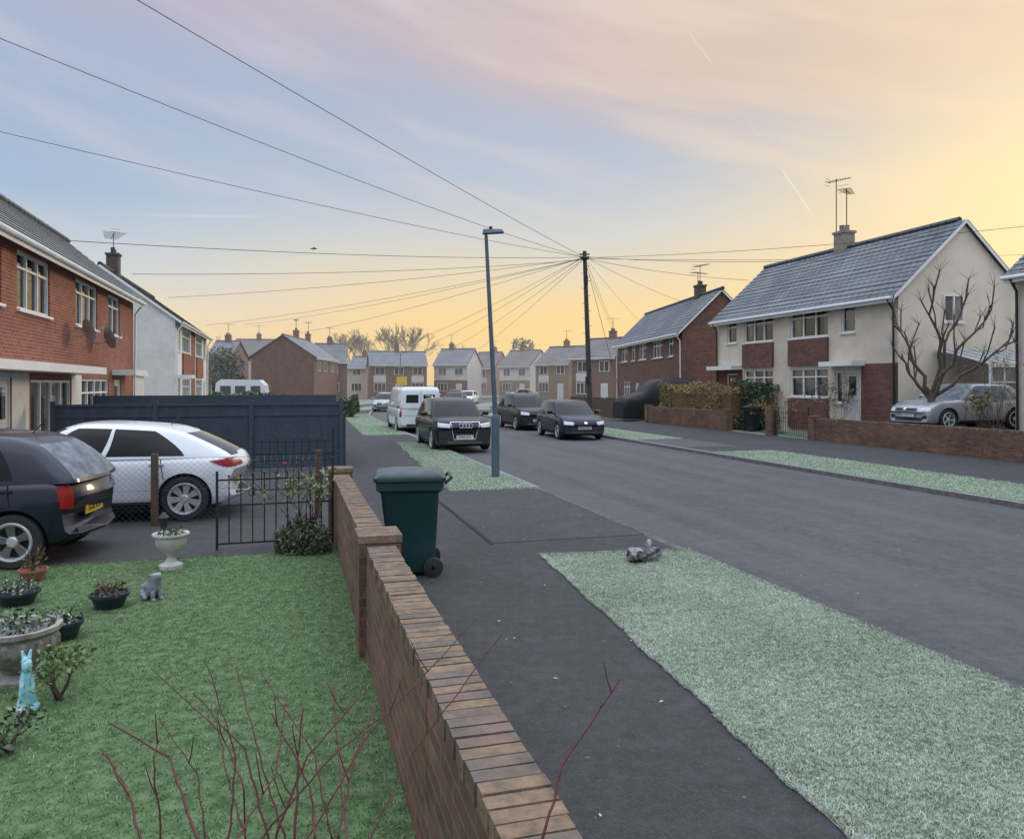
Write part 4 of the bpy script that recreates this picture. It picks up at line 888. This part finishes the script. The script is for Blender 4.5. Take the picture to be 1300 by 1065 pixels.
# ---------------- wheelie bins
def wbin(label,p,yaw,mat,lidm,group=None):
    b=empty('wheelie_bin',p,yaw); tag(b,label,'wheelie bin',group)
    m=MB()
    def ring(hx,hy,z,ox=0,rc=.05):
        o=[]
        for cx,cy,a0 in ((hx-rc,hy-rc,0),(-hx+rc,hy-rc,90),(-hx+rc,-hy+rc,180),(hx-rc,-hy+rc,270)):
            for k in range(5): a=R(a0+k*22.5); o.append((ox+cx+rc*math.cos(a),cy+rc*math.sin(a),z))
        return o
    rs=[ring(.22,.22,.04,.02),ring(.24,.235,.12,.02),ring(.25,.24,.30,.02),ring(.30,.27,.86,0),ring(.305,.275,.87,0),ring(.345,.30,.90,0),ring(.35,.305,.98,0),ring(.33,.285,.985,0)]
    vs=[p_ for r_ in rs for p_ in r_]; n=20; fs=[(i*n+j,i*n+(j+1)%n,(i+1)*n+(j+1)%n,(i+1)*n+j) for i in range(len(rs)-1) for j in range(n)]+[tuple(range(n-1,-1,-1)),tuple((len(rs)-1)*n+j for j in range(n))]
    m.add(vs,fs); m.build('body',mat,b,smooth=35)
    l=MB(); rs=[ring(.37,.32,.99,0),ring(.375,.325,1.03,0),ring(.34,.29,1.075,0),ring(.20,.17,1.10,0),ring(.06,.055,1.105,0)]
    vs=[p_ for r_ in rs for p_ in r_]; fs=[(i*n+j,i*n+(j+1)%n,(i+1)*n+(j+1)%n,(i+1)*n+j) for i in range(len(rs)-1) for j in range(n)]+[tuple(range(n-1,-1,-1)),tuple((len(rs)-1)*n+j for j in range(n))]
    l.add(vs,fs); l.build('lid',lidm,b,smooth=50)
    MB().tube([(.36,-.24,.96),(.43,-.24,1.02),(.43,.24,1.02),(.36,.24,.96)],.017,8).build('handle',mat,b)
    MB().cyl((.24,-.27,.10),(.24,.27,.10),.012).build('axle',m_black,b)
    for sy in (-1,1):
        MB().lathe([(.02,-.03),(.075,-.03),(.10,-.02),(.102,.0),(.10,.02),(.075,.03),(.02,.03)],22,Matrix.Translation((.24,sy*.285,.102)),axis='Y').build('wheel',m_tyre,b,smooth=40)
    return b
wbin('dark green wheelie bin with lightly frosted lid beside the garden wall',W(1.22,8.2,.006),TH+R(-8),m_bin,m_lid)
m_bin2=M('black_bin',(.02,.022,.024),rough=.5)
wbin('dark wheelie bin beside the hedge',W(19.0,28.8),TH+R(180),m_bin2,m_plastic)
gs=MB()
vs=[(x*.12,y*.1,.04+.18*math.exp(-((x-4)**2+(y-3)**2)/7)+U(0,.03)) for y in range(7) for x in range(9)]
gs.add(vs,[(y*9+x,y*9+x+1,(y+1)*9+x+1,(y+1)*9+x) for y in range(6) for x in range(8)])
tag(gs.build('plastic_sheet',M('green_plastic',(.02,.25,.12),rough=.4),loc=W(18.6,27.4,.01),smooth=60),'crumpled green plastic sheet lying on the drive','plastic sheet')
def covered(loc,yaw):
    r=empty('covered_vehicle',loc,yaw); tag(r,'vehicle under a black tarpaulin cover behind the hedge','covered car')
    xs=np.linspace(-2.45,2.45,40); vs=[];n=25
    px_=[-2.5,-2.42,-2.25,-1.35,-.75,-.35,.6,1.5,2.2,2.40,2.5]; pz=[.75,1.05,1.22,1.42,2.0,2.18,2.28,2.24,2.08,1.6,.9]; pw=[.80,.92,.96,.98,.99,1,1,.99,.96,.92,.8]
    for x in xs:
        top=np.interp(x,px_,pz); w=.93*np.interp(x,px_,pw)
        for j in range(n):
            a=math.pi*j/(n-1); yy=-math.cos(a); zz=math.sin(a); zf=abs(zz)**.38
            tuck=1-(.22*max(0,(zf*top-1.1)/1.2) if top>1.5 else 0)
            fold=.035*math.sin(x*9+math.sin(x*4)*2)*(1-zz)
            vs.append((x+U(-.015,.015),(w*tuck+fold)*math.copysign(abs(yy)**.42,yy),top*zf+.02*math.sin(x*6+j*1.3)*zz))
    m=MB(); m.add(vs,[(i*n+j,i*n+j+1,(i+1)*n+j+1,(i+1)*n+j) for i in range(39) for j in range(n-1)]+[tuple(range(n)),tuple(39*n+j for j in range(n-1,-1,-1))])
    m.build('tarpaulin',m_tarp,r,smooth=45)
covered(W(19.8,39.1,.1),R(14))
cvn=empty('caravan',(-21.0,60,0),R(8)); cvn.scale=(.78,.8,.92); tag(cvn,'white touring caravan with dark stripe parked by a house','caravan')
prof=[(-2.3,.5),(2.3,.5),(2.45,1.2),(2.3,2.1),(1.8,2.55),(-1.8,2.6),(-2.3,2.3),(-2.45,1.2)]
m=MB(); k=len(prof); m.add([(x,-1.1,z) for x,z in prof]+[(x,1.1,z) for x,z in prof],[tuple(range(k)),tuple(range(2*k-1,k-1,-1))]+[(i,i+k,(i+1)%k+k,(i+1)%k) for i in range(k)]); m.build('body',m_wpaint,cvn)
for a,b_ in ((-1.9,-.9),(-.5,.5),(1.0,1.9)): MB().box(a,-1.12,1.4,b_,-1.103,2.05).build('window',m_farglass,cvn)
MB().box(-2.3,-1.115,1.15,2.3,-1.102,1.25).build('stripe',m_grey,cvn)
for x in (-.2,.5): MB().lathe([(.1,-.08),(.3,-.08),(.32,0),(.3,.08),(.1,.08)],18,Matrix.Translation((x,-.95,.32)),axis='Y').build('wheel',m_tyre,cvn)
# ---------------- vegetation
def hedge(label,corner,yaw,lx,ly,h,mats,n,size=.05,name='hedge',cat='hedge',z=0,bump=.15,core=None):
    r=empty(name,corner,yaw); tag(r,label,cat)
    MB().box(.2,.2,.05,lx-.2,ly-.2,h-.3).build('inner_branches',core or m_leafD,r)
    pts=[]
    for i in range(n):
        f=random.random(); x=U(0,lx);y=U(0,ly);zz=U(.1,h)
        if f<.4: y=U(0,.2)
        elif f<.7: x=U(0,.15) if random.random()<.5 else lx-U(0,.15)
        else: zz=h-U(0,.25)
        b=bump*(math.sin(x*2.7+y)+math.cos(y*3.1+x*1.3)+math.sin(zz*4))
        pts.append((x+b*.4,y-b*.5,max(.05,zz+b*.5)))
    m=MB(); m.leaves(pts,size,range(len(mats))); m.build('foliage',mats,r); return r
hedge('rusty yellow-brown hedge behind low brick wall',W(18.4,36.3),yR,6.6,1.3,1.9,[m_hO,m_hY,m_hO,m_hY,m_leafG],7500,.05,bump=.2,core=m_leafO)
hedge('dark evergreen shrub beside the front door',W(19.1,30.0),yR,1.6,1.0,2.0,[m_leafD,m_leafD,m_leafG],2200,.06,name='shrub',cat='shrub')
hedge('dark green hedge by the caravan',(-27,57,0),R(0),9,1.5,1.4,[m_leafD,m_leafG],3500,.12)
hedge('overgrown dark green hedge beyond the fence',(-16.5,46,0),R(4),7,1.6,1.3,[m_leafD,m_leafO,m_leafG],3000,.1)
def branch(m,p,d,L,r,dep,spr=.5,kids=3,up=.15,leafpts=None,nseg=3,minr=.004):
    pts=[p];rad=[r];q=p.copy();dd=d.normalized()
    for i in range(nseg):
        dd=(dd+Vector((U(-1,1),U(-1,1),U(-1,1)))*.16+Vector((0,0,up*.3))).normalized(); q=q+dd*L/nseg; pts.append(q.copy()); rad.append(max(minr,r*(1-(i+1)/nseg*.42)))
    m.tube(pts,rad,6 if r>.03 else 3,cap=dep==0)
    if dep==0:
        if leafpts is not None: leafpts+= [tuple(x) for x in pts[1:]]
        return
    for k in range(kids):
        f=U(.45,1) if k else 1; j=min(nseg,max(1,int(round(f*nseg)))); b=pts[j]
        ax=dd.orthogonal().normalized(); ax=Matrix.Rotation(U(0,6.28),3,dd)@ax; nd=(dd+ax*spr*U(.6,1.4)+Vector((0,0,up))).normalized()
        branch(m,b,nd,L*U(.6,.82),rad[j]*U(.55,.75),dep-1,spr,kids,up,leafpts,nseg,minr)
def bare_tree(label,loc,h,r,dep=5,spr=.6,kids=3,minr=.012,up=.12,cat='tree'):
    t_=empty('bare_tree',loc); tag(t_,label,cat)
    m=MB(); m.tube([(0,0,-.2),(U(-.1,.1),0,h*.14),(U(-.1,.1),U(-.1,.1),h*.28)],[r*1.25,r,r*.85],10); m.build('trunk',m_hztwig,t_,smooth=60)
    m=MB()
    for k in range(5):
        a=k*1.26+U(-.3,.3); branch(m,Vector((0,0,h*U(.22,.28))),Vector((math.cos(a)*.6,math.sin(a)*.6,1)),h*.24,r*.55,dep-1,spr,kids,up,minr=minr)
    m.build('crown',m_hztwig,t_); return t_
po=empty('bare_tree',W(19.0,19.4,.45)); tag(po,'pollarded bare tree with crooked knobbly branches behind the low wall','tree')
random.seed(52)
m=MB(); m.tube([(0,0,-.4),(.08,0,.6),(.16,.05,1.25)],[.15,.115,.105],10); m.build('trunk',m_bark,po,smooth=60)
m=MB(); tw=MB()
for (dx,dy,dz,l) in ((-.55,.1,1.4,2.5),(-.05,-.2,1.7,3.5),(.45,.2,1.6,3.6),(.85,0,1.2,3.5),(1.1,-.3,.75,2.9),(-.6,.3,.9,1.7)):
    d=Vector((dx,dy,dz)).normalized(); p=Vector((.15,.05,.95+U(0,.3))); pts=[p.copy()]; q=p.copy();rad=[.068]; d0=d.copy()
    for i in range(8):
        d=(d0*1.0+Vector((U(-.5,.5),U(-.3,.3),U(-.15,.3)))).normalized(); q=q+d*l/8; pts.append(q.copy()); rad.append(.068-.006*(i+1)+(.008 if i==7 else 0))
        if i in (2,3,4,5,6):
            e=(d+Vector((U(-1.1,1.1),U(-.5,.5),U(0,.5)))).normalized(); LL=U(.3,.8); pe=[q,q+e*LL*.5,q+(e+Vector((U(-.3,.3),0,.5)))*LL]; m.tube(pe,[.028,.021,.022],6); m.sph(pe[-1],.03,6,4,jit=.2)
            for k in range(6): tw.tube([pe[-1],pe[-1]+Vector((U(-.25,.25),U(-.2,.2),U(.1,.45)))],[.007,.003],4)
    m.tube(pts,rad,8); m.sph(q,.04,8,6,jit=.2)
    for k in range(7): tw.tube([q,q+Vector((U(-.25,.25),U(-.2,.2),U(.1,.5)))],[.007,.003],4)
m.build('branch',m_bark,po,smooth=60); tw.build('crown',m_twig,po)
random.seed(5)
def shrub(label,loc,h,w,n,leafm,ln,lsz=.03,name='shrub',cat='shrub',sm=m_twig,spr=.5,dep=3):
    r=empty(name,loc); tag(r,label,cat); m=MB(); lp_=[]
    for i in range(n):
        a=U(0,6.28); branch(m,Vector((U(-.1,.1)*w,U(-.1,.1)*w,0)),Vector((math.cos(a)*w/h*.6,math.sin(a)*w/h*.6,1)),h*.42,.012,dep,spr,2,.1,lp_,minr=.003)
    m.build('stem',sm,r)
    if ln:
        pts=[]
        for i in range(ln):
            p=Vector(random.choice(lp_)); pts.append(p+Vector((U(-1,1),U(-1,1),U(-1,1)))*.06)
        f=MB(); f.leaves(pts,lsz,range(len(leafm))); f.build('foliage',leafm,r)
    return r
shrub('twiggy bare shrub with rusty leaves behind the iron gate',W(19.3,24.2),2.1,1.7,14,[m_leafO,m_leafY],900,.04)
shrub('brown twiggy shrub behind the low wall',W(18.9,27.2),1.5,1.2,10,[m_hO,m_hY],500,.04)
shrub('bare shrub beside the pollarded tree',W(19.2,17.2,.5),2.6,1.0,8,[m_leafO],120,.03)
shrub('pale ornamental grass clump by the garage',W(19.5,17.9,.5),1.2,.5,14,[m_leafY],300,.05)
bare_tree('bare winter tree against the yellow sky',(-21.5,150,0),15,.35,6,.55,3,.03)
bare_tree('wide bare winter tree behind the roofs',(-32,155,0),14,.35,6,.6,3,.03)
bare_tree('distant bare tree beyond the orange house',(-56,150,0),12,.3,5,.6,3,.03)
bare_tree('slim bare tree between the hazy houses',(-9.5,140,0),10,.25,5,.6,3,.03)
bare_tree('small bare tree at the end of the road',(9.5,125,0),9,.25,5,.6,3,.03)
def evergreen(label,loc,h,w,n,mats,sz):
    r=empty('evergreen_tree',loc); tag(r,label,'tree'); MB().tube([(0,0,0),(0,0,h*.8)],[h*.03,h*.01],8).build('trunk',m_bark,r); pts=[]
    cl_=[(Vector((U(-1,1)*w*.35,U(-1,1)*w*.35,h*U(.35,.95))),w*U(.16,.3)) for _ in range(16)]
    for i in range(n):
        c,rr=random.choice(cl_); d=Vector((U(-1,1),U(-1,1),U(-1,1)*.7)).normalized()*rr*U(.6,1.05); pts.append(c+d)
    f=MB(); f.leaves(pts,sz,range(len(mats))); f.build('crown',mats,r)
m_hz=M('haze_tinted_foliage',(.11,.12,.08),(.15,.15,.11),rough=.9)  # leaf colour with distance haze painted in for skyline trees
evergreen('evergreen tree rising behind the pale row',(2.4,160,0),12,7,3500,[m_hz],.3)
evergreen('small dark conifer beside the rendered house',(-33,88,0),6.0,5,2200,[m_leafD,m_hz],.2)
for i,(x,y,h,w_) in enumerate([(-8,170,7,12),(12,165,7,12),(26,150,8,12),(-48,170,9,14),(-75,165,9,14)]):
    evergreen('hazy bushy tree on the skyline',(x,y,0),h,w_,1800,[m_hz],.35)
rb=shrub('leggy rose bush with yellow-green leaves and dry undergrowth',px(385,705,9.1)*1.0,1.15,.5,9,[m_lime,m_leafG,m_lime],300,.028,name='rose_bush',cat='rose bush',sm=m_stem,dep=2)
rb.location.z=0
m=MB(); pts=[]
for i in range(3000):
    a=U(0,6.28);rr=U(0,1)**.5*.34; pts.append((rr*math.cos(a),rr*math.sin(a)*.6,U(0,.5)*(1-rr*1.5)+.02))
m.leaves(pts,.022,(0,1,2)); m.build('undergrowth',[m_leafD,M('dry_stalks',(.17,.13,.08),(.10,.09,.06),rough=.9,frost=.2),m_leafG],rb)
for (a,b,c) in ((-.22,0,1.06),(.06,0,.92)):
    m=MB()
    for k in range(7): m.sph((a+U(-.012,.012),b+U(-.012,.012),c+U(-.012,.012)),(.014,.014,.013),6,4)
    m.build('rose_bloom',M('red_petals',(.4,.03,.04),rough=.6),rb)
# near bare stems
stems=[[(205,1065,1.75),(195,960,1.8),(203,935,1.85)],[(290,1065,1.9),(300,960,2.0),(262,842,2.1)],[(340,1065,1.9),(310,950,2.0),(245,880,2.1)],[(375,1065,1.8),(378,960,1.9),(385,898,1.95)],[(420,1065,1.9),(400,960,2.),(330,850,2.2)],[(250,1065,1.7),(215,960,1.9),(140,918,2.0)],[(330,1065,1.9),(420,960,2.1),(490,905,2.3)],
 [(470,1065,2.0),(520,960,2.2),(637,805,2.4)],[(690,1065,1.7),(715,970,1.8),(787,862,1.9)],[(440,1065,1.8),(430,960,2.0),(423,870,2.2)],[(300,1065,1.7),(350,980,1.9),(365,880,2.1)],[(180,1065,1.7),(160,1000,1.8),(130,950,1.9)],[(390,1065,1.9),(470,930,2.1),(605,785,2.5)],[(310,1000,1.9),(280,930,2.0),(192,848,2.1)],[(360,1060,1.9),(330,960,2.0),(300,845,2.2)],[(350,1060,1.9),(390,960,2.0),(460,880,2.2)],[(260,1060,1.9),(250,980,2.0),(200,910,2.1)],[(310,1060,1.8),(290,990,1.9),(275,915,2.0)],[(400,1060,1.9),(395,1000,2.0),(345,905,2.1)],[(430,1060,1.9),(450,960,2.1),(478,890,2.3)]]
st=empty('bare_rose_bush',px(340,1065,1.8)*1.0); st.location.z=0; tag(st,'bare reddish thorny rose stems rising beside the wall','rose bush'); o0=Vector(st.location)
m=MB()
for s_ in stems:
    P3=[px(*a)-o0 for a in s_]; base=Vector((P3[0].x*.8,P3[0].y+.05,0)); P3=[base]+P3
    pts=[]
    for i in range(len(P3)-1):
        for k in range(6): pts.append(P3[i].lerp(P3[i+1],k/6)+Vector((U(-1,1),U(-1,1),0))*.003)
    pts.append(P3[-1]); nn=len(pts); r0=U(.003,.0048); m.tube(pts,[r0*(1-.6*i/nn) for i in range(nn)],6)
    for i in range(2,nn-1):
        if random.random()<.6:
            d=Vector((U(-1,1),U(-1,1),.5)).normalized(); m.tube([pts[i],pts[i]+d*.009],[.0022,.0004],4)
        if random.random()<.07 and i>nn*.4:
            d=Vector((U(-.7,.7),U(-.3,.3),U(.6,1))).normalized(); L_=U(.04,.10); m.tube([pts[i],pts[i]+d*L_*.5,pts[i]+d*L_+Vector((0,0,.02))],[.0022,.0018,.001],5)
m.build('stem',m_stem,st,smooth=50)
gsx=px(385,895,3.2); o=MB().tube([px(385,1000,3.2)-gsx,px(384,895,3.2)-gsx,px(383,810,3.2)-gsx,px(374,775,3.2)-gsx],.0025,5).build('grass_stalk',m_lime,loc=gsx); tag(o,'single long pale grass stalk growing in the lawn','grass stalk')
# ---------------- garden ornaments
def gp(u,v): 
    y=F*CH/(v-HZ); return Vector(((u-650)*y/F,y,.01))
m_wst=M('white_stone',(.55,.53,.5),(.4,.38,.36),sc=8,rough=.9,bump=.3,frost=.2)
ur=empty('garden_urn',gp(217,722)); tag(ur,'white stone pedestal urn planter on the lawn','urn')
MB().lathe([(.001,0),(.12,0),(.12,.04),(.06,.07),(.04,.12),(.06,.16),(.12,.2),(.155,.27),(.16,.34),(.19,.36),(.19,.38),(.16,.375),(.14,.34),(.001,.33)],20).build('bowl',m_wst,ur,smooth=40)
MB().leaves([(U(-.12,.12),U(-.12,.12),.36+U(0,.07)) for _ in range(180)],.018,(0,1)).build('foliage',[m_leafD,m_leafG],ur)
sl_=empty('solar_lantern',gp(217,722)+Vector((-.07,-.02,.34))); tag(sl_,'small black solar lantern stuck in the urn','garden light')
MB().cyl((0,0,0),(0,0,.1),.008).lathe([(.03,.1),(.035,.11),(.045,.2),(.05,.2),(.06,.21),(.02,.26),(.001,.27)],8).build('lantern',m_black,sl_)
def pot(label,u,v,r,h,mat,leafm,n=160,lh=.12,name='plant_pot'):
    p=empty(name,gp(u,v)); tag(p,label,'plant pot'); MB().lathe([(.001,0),(r*.7,0),(r*.95,h*.8),(r*1.05,h*.82),(r*1.05,h),(r*.93,h),(r*.9,h*.85),(.001,h*.85)],20).build('pot',mat,p,smooth=40)
    m=MB(); m.leaves([(U(-r,r)*.8,U(-r,r)*.8,h+U(-.02,lh)*U(.2,1)) for _ in range(n)],.018,range(len(leafm)))
    for i in range(18): a=U(0,6.3); m.tube([(0,0,h*.8),(math.cos(a)*r*.8,math.sin(a)*r*.8,h+U(.03,lh*1.3))],.003,4)
    m.build('foliage',leafm,p); return p
m_bpot=M('glazed_blue_pot',(.02,.03,.045),rough=.35)
m_terra=M('terracotta',(.3,.12,.07),(.22,.1,.06),rough=.85)
pot('dark glazed shallow pot with dry winter plants',139,772,.16,.13,m_bpot,[m_leafO,m_leafD],220)
pot('dark blue pot with green and white plants',80,812,.14,.14,m_bpot,[m_leafG,m_wst,m_leafD],220)
pot('small terracotta pot with dry stalks',42,738,.13,.12,m_terra,[m_leafO,m_leafD],120,.2)
pot('black bowl with frosty herbs',22,768,.18,.12,m_bpot,[m_leafD,m_leafG,m_wst],200,.14)
bu=empty('garden_urn',gp(24,866)); tag(bu,'large carved weathered stone urn planted with silver foliage','urn'); bu.scale=(.92,.92,.95)
m=MB(); m.lathe([(.001,0),(.15,0),(.15,.03),(.10,.07),(.12,.11),(.2,.17),(.25,.26),(.245,.33),(.28,.36),(.28,.39),(.24,.39),(.22,.35),(.001,.34)],28)
for k in range(14): a=k*.449; m.sph((.235*math.cos(a),.235*math.sin(a),.27),(.035,.035,.06),6,5)
m.build('bowl',m_stone,bu,smooth=40)
m=MB(); m.leaves([(U(-.2,.2),U(-.2,.2),.36+U(0,.13)*U(.3,1)) for _ in range(480)],.022,(0,1,2))
m.build('foliage',[m_leafG,m_leafD,M('silver_leaf',(.34,.36,.34),rough=.9)],bu)
shrub('bright green leafy plant beside the stone urn',gp(78,890),.36,.28,6,[m_lime,m_leafG,m_leafG],260,.022,name='garden_plant',cat='plant',dep=2)
shrub('low tangled green plants at the lawn edge',gp(8,960),.25,.4,6,[m_leafG,m_leafD],260,.022,name='garden_plant',cat='plant',dep=2)
def skin(name,verts,edges,radii,mat,parent,sub=2):
    me=bpy.data.meshes.new(name); me.from_pydata(verts,edges,[]); o=bpy.data.objects.new(name,me); COL.objects.link(o)
    o.modifiers.new('s','SKIN')
    for i,r_ in enumerate(radii): me.skin_vertices[0].data[i].radius=(r_,r_)
    me.skin_vertices[0].data[0].use_root=True
    o.modifiers.new('u','SUBSURF').levels=sub
    dg=bpy.context.evaluated_depsgraph_get(); m2=bpy.data.meshes.new_from_object(o.evaluated_get(dg)); bpy.data.objects.remove(o)
    m2.materials.clear(); m2.materials.append(mat); m2.polygons.foreach_set('use_smooth',[True]*len(m2.polygons)); n_=bpy.data.objects.new(name,m2); COL.objects.link(n_); n_.parent=parent; return n_
dg_=empty('dog_statue',gp(193,762),R(-30)); dg_.scale=(1.15,1.15,1.15); tag(dg_,'small grey stone statue of a sitting dog on the lawn','statue')
skin('body',[(0,0,.10),(-.03,0,.06),(.03,0,.16),(.04,0,.21),(.10,0,.205),(.05,.03,.08),(.06,.035,.01),(.09,.035,.008),(.05,-.03,.08),(.06,-.035,.01),(.09,-.035,.008),(-.03,.055,.04),(.02,.065,.015),(-.03,-.055,.04),(.02,-.065,.015),(-.08,0,.02),(.03,.04,.2),(.03,-.04,.2)],
 [(0,1),(0,2),(2,3),(3,4),(0,5),(5,6),(6,7),(0,8),(8,9),(9,10),(1,11),(11,12),(1,13),(13,14),(1,15),(3,16),(3,17)],[.06,.06,.045,.045,.022,.022,.016,.014,.022,.016,.014,.035,.016,.035,.016,.012,.016,.016],M('grey_stone',(.26,.28,.31),(.16,.17,.2),sc=20,rough=.9,bump=.5,frost=.3),dg_)
cy=empty('garden_figurine',gp(34,902),R(-50)); cy.scale=(.8,.8,.95); tag(cy,'turquoise painted long-eared animal garden figurine','figurine')
skin('body',[(0,0,.14),(0,0,.05),(.0,0,.22),(.01,0,.28),(.05,0,.27),(-.01,.02,.34),(-.015,.03,.38),(-.01,-.02,.34),(-.015,-.03,.38),(.05,.04,.16),(.06,.03,.11),(.05,-.04,.16),(.06,-.03,.11),(.04,.05,.02),(.09,.05,.015),(.04,-.05,.02),(.09,-.05,.015)],
 [(0,1),(0,2),(2,3),(3,4),(3,5),(5,6),(3,7),(7,8),(2,9),(9,10),(2,11),(11,12),(1,13),(13,14),(1,15),(15,16)],[.055,.06,.035,.042,.02,.014,.01,.014,.01,.016,.014,.016,.014,.025,.018,.025,.018],M('turquoise_paint',(.12,.48,.58),(.5,.68,.72),sc=18,rough=.5),cy)
MB().lathe([(.001,0),(.09,0),(.09,.02),(.001,.025)],16).build('base',m_wst,cy)
lg=empty('log',gp(818,714),R(25)); tag(lg,'grey and brown frosty log lying on the verge','log')
m=MB(); n=22; vs=[]; K=18
for i in range(K):
    x=-.2+.4*i/(K-1); e_=1-.3*(abs(x)/.2)**6
    for j in range(n):
        a=2*math.pi*j/n; r_=.088*e_*(1+.14*math.sin(3*a+x*11)+.09*math.sin(7*a+x*30)+U(-.09,.09))*(1-.25*(i/(K-1))); vs.append((x,r_*math.cos(a)*1.1,.085+r_*math.sin(a)))
m.add(vs,[(i*n+j,i*n+(j+1)%n,(i+1)*n+(j+1)%n,(i+1)*n+j) for i in range(K-1) for j in range(n)]+[tuple(range(n-1,-1,-1)),tuple((K-1)*n+j for j in range(n))])
m.tube([(.04,.0,.13),(.09,.03,.20),(.10,.05,.225)],[.05,.04,.028],9); m.tube([(-.1,-.04,.1),(-.13,-.11,.13)],[.04,.028],8)
m.build('trunk_piece',M('frosty_log',(.03,.025,.025),(.24,.23,.24),sc=9,rough=.95,bump=1,bsc=30,frost=.25,fsc=9,lo=.42,hi=.58),lg,smooth=35)
sg=empty('road_sign',(-12.6,88,0)); tag(sg,'yellow rectangular notice sign on grey posts','sign')
MB().box(-.6,-.03,1.9,.6,0,2.9).build('sign_plate',m_yplate,sg); MB().cyl((-.5,.05,0),(-.5,.05,2.8),.05).cyl((.5,.05,0),(.5,.05,2.8),.05).build('sign_post',m_galv,sg)
for (x,y) in ((-14.5,100),(4.6,112)):
    l=empty('street_lamp',(x,y,0)); tag(l,'distant slim street lamp column','street lamp'); MB().tube([(0,0,0),(0,0,6),(.5,0,6.15)],[.08,.06,.05],8).build('column',m_galv,l); MB().cbox((.6,0,6.15),(.5,.2,.08)).build('lamp_head',m_galv,l)
for i in range(2): wbin('black wheelie bin standing by a drive down the road',W(1.0+i*.7,44+i*.3,.006),TH,m_bin2,m_lid,group='bins put out down the road')
bd=empty('bird',px(399,316,45)); tag(bd,'small dark bird flying over the rooftops','bird')
skin('body',[(0,0,0),(.12,0,.01),(.18,0,.02),(-.14,0,0),(-.24,0,0),(.02,.14,.05),(-.04,.3,.03),(.02,-.14,.05),(-.04,-.3,.03)],[(0,1),(1,2),(0,3),(3,4),(0,5),(5,6),(0,7),(7,8)],[.05,.035,.015,.035,.025,.03,.008,.03,.008],m_black,bd,1)
m=MB(); pts=[]
for i in range(340):
    p=W(U(.9,4.3),U(3,24),.022) if i%2 else W(U(4.8,11.5),U(5,30),-.072); pts.append(p)
m.leaves(pts,.016,(0,1),flat=.93); o=m.build('leaf_litter',[m_leafO,m_wst]); o['kind']='stuff'; o['label']='scattered small dead leaves on the pavement and road'; o['category']='leaves'
# ---------------- camera
cam=bpy.data.cameras.new('cam'); co=bpy.data.objects.new('camera',cam); COL.objects.link(co); co.location=(0,0,CH); co.rotation_euler=(R(90),0,0)
cam.sensor_fit='HORIZONTAL'; cam.sensor_width=36; cam.lens=36*F/1300; cam.shift_y=-44.5/1300; cam.clip_end=3000; cam.clip_start=.05; scn.camera=co
scn.view_settings.view_transform='Standard'; scn.view_settings.look='None'; scn.view_settings.exposure=0
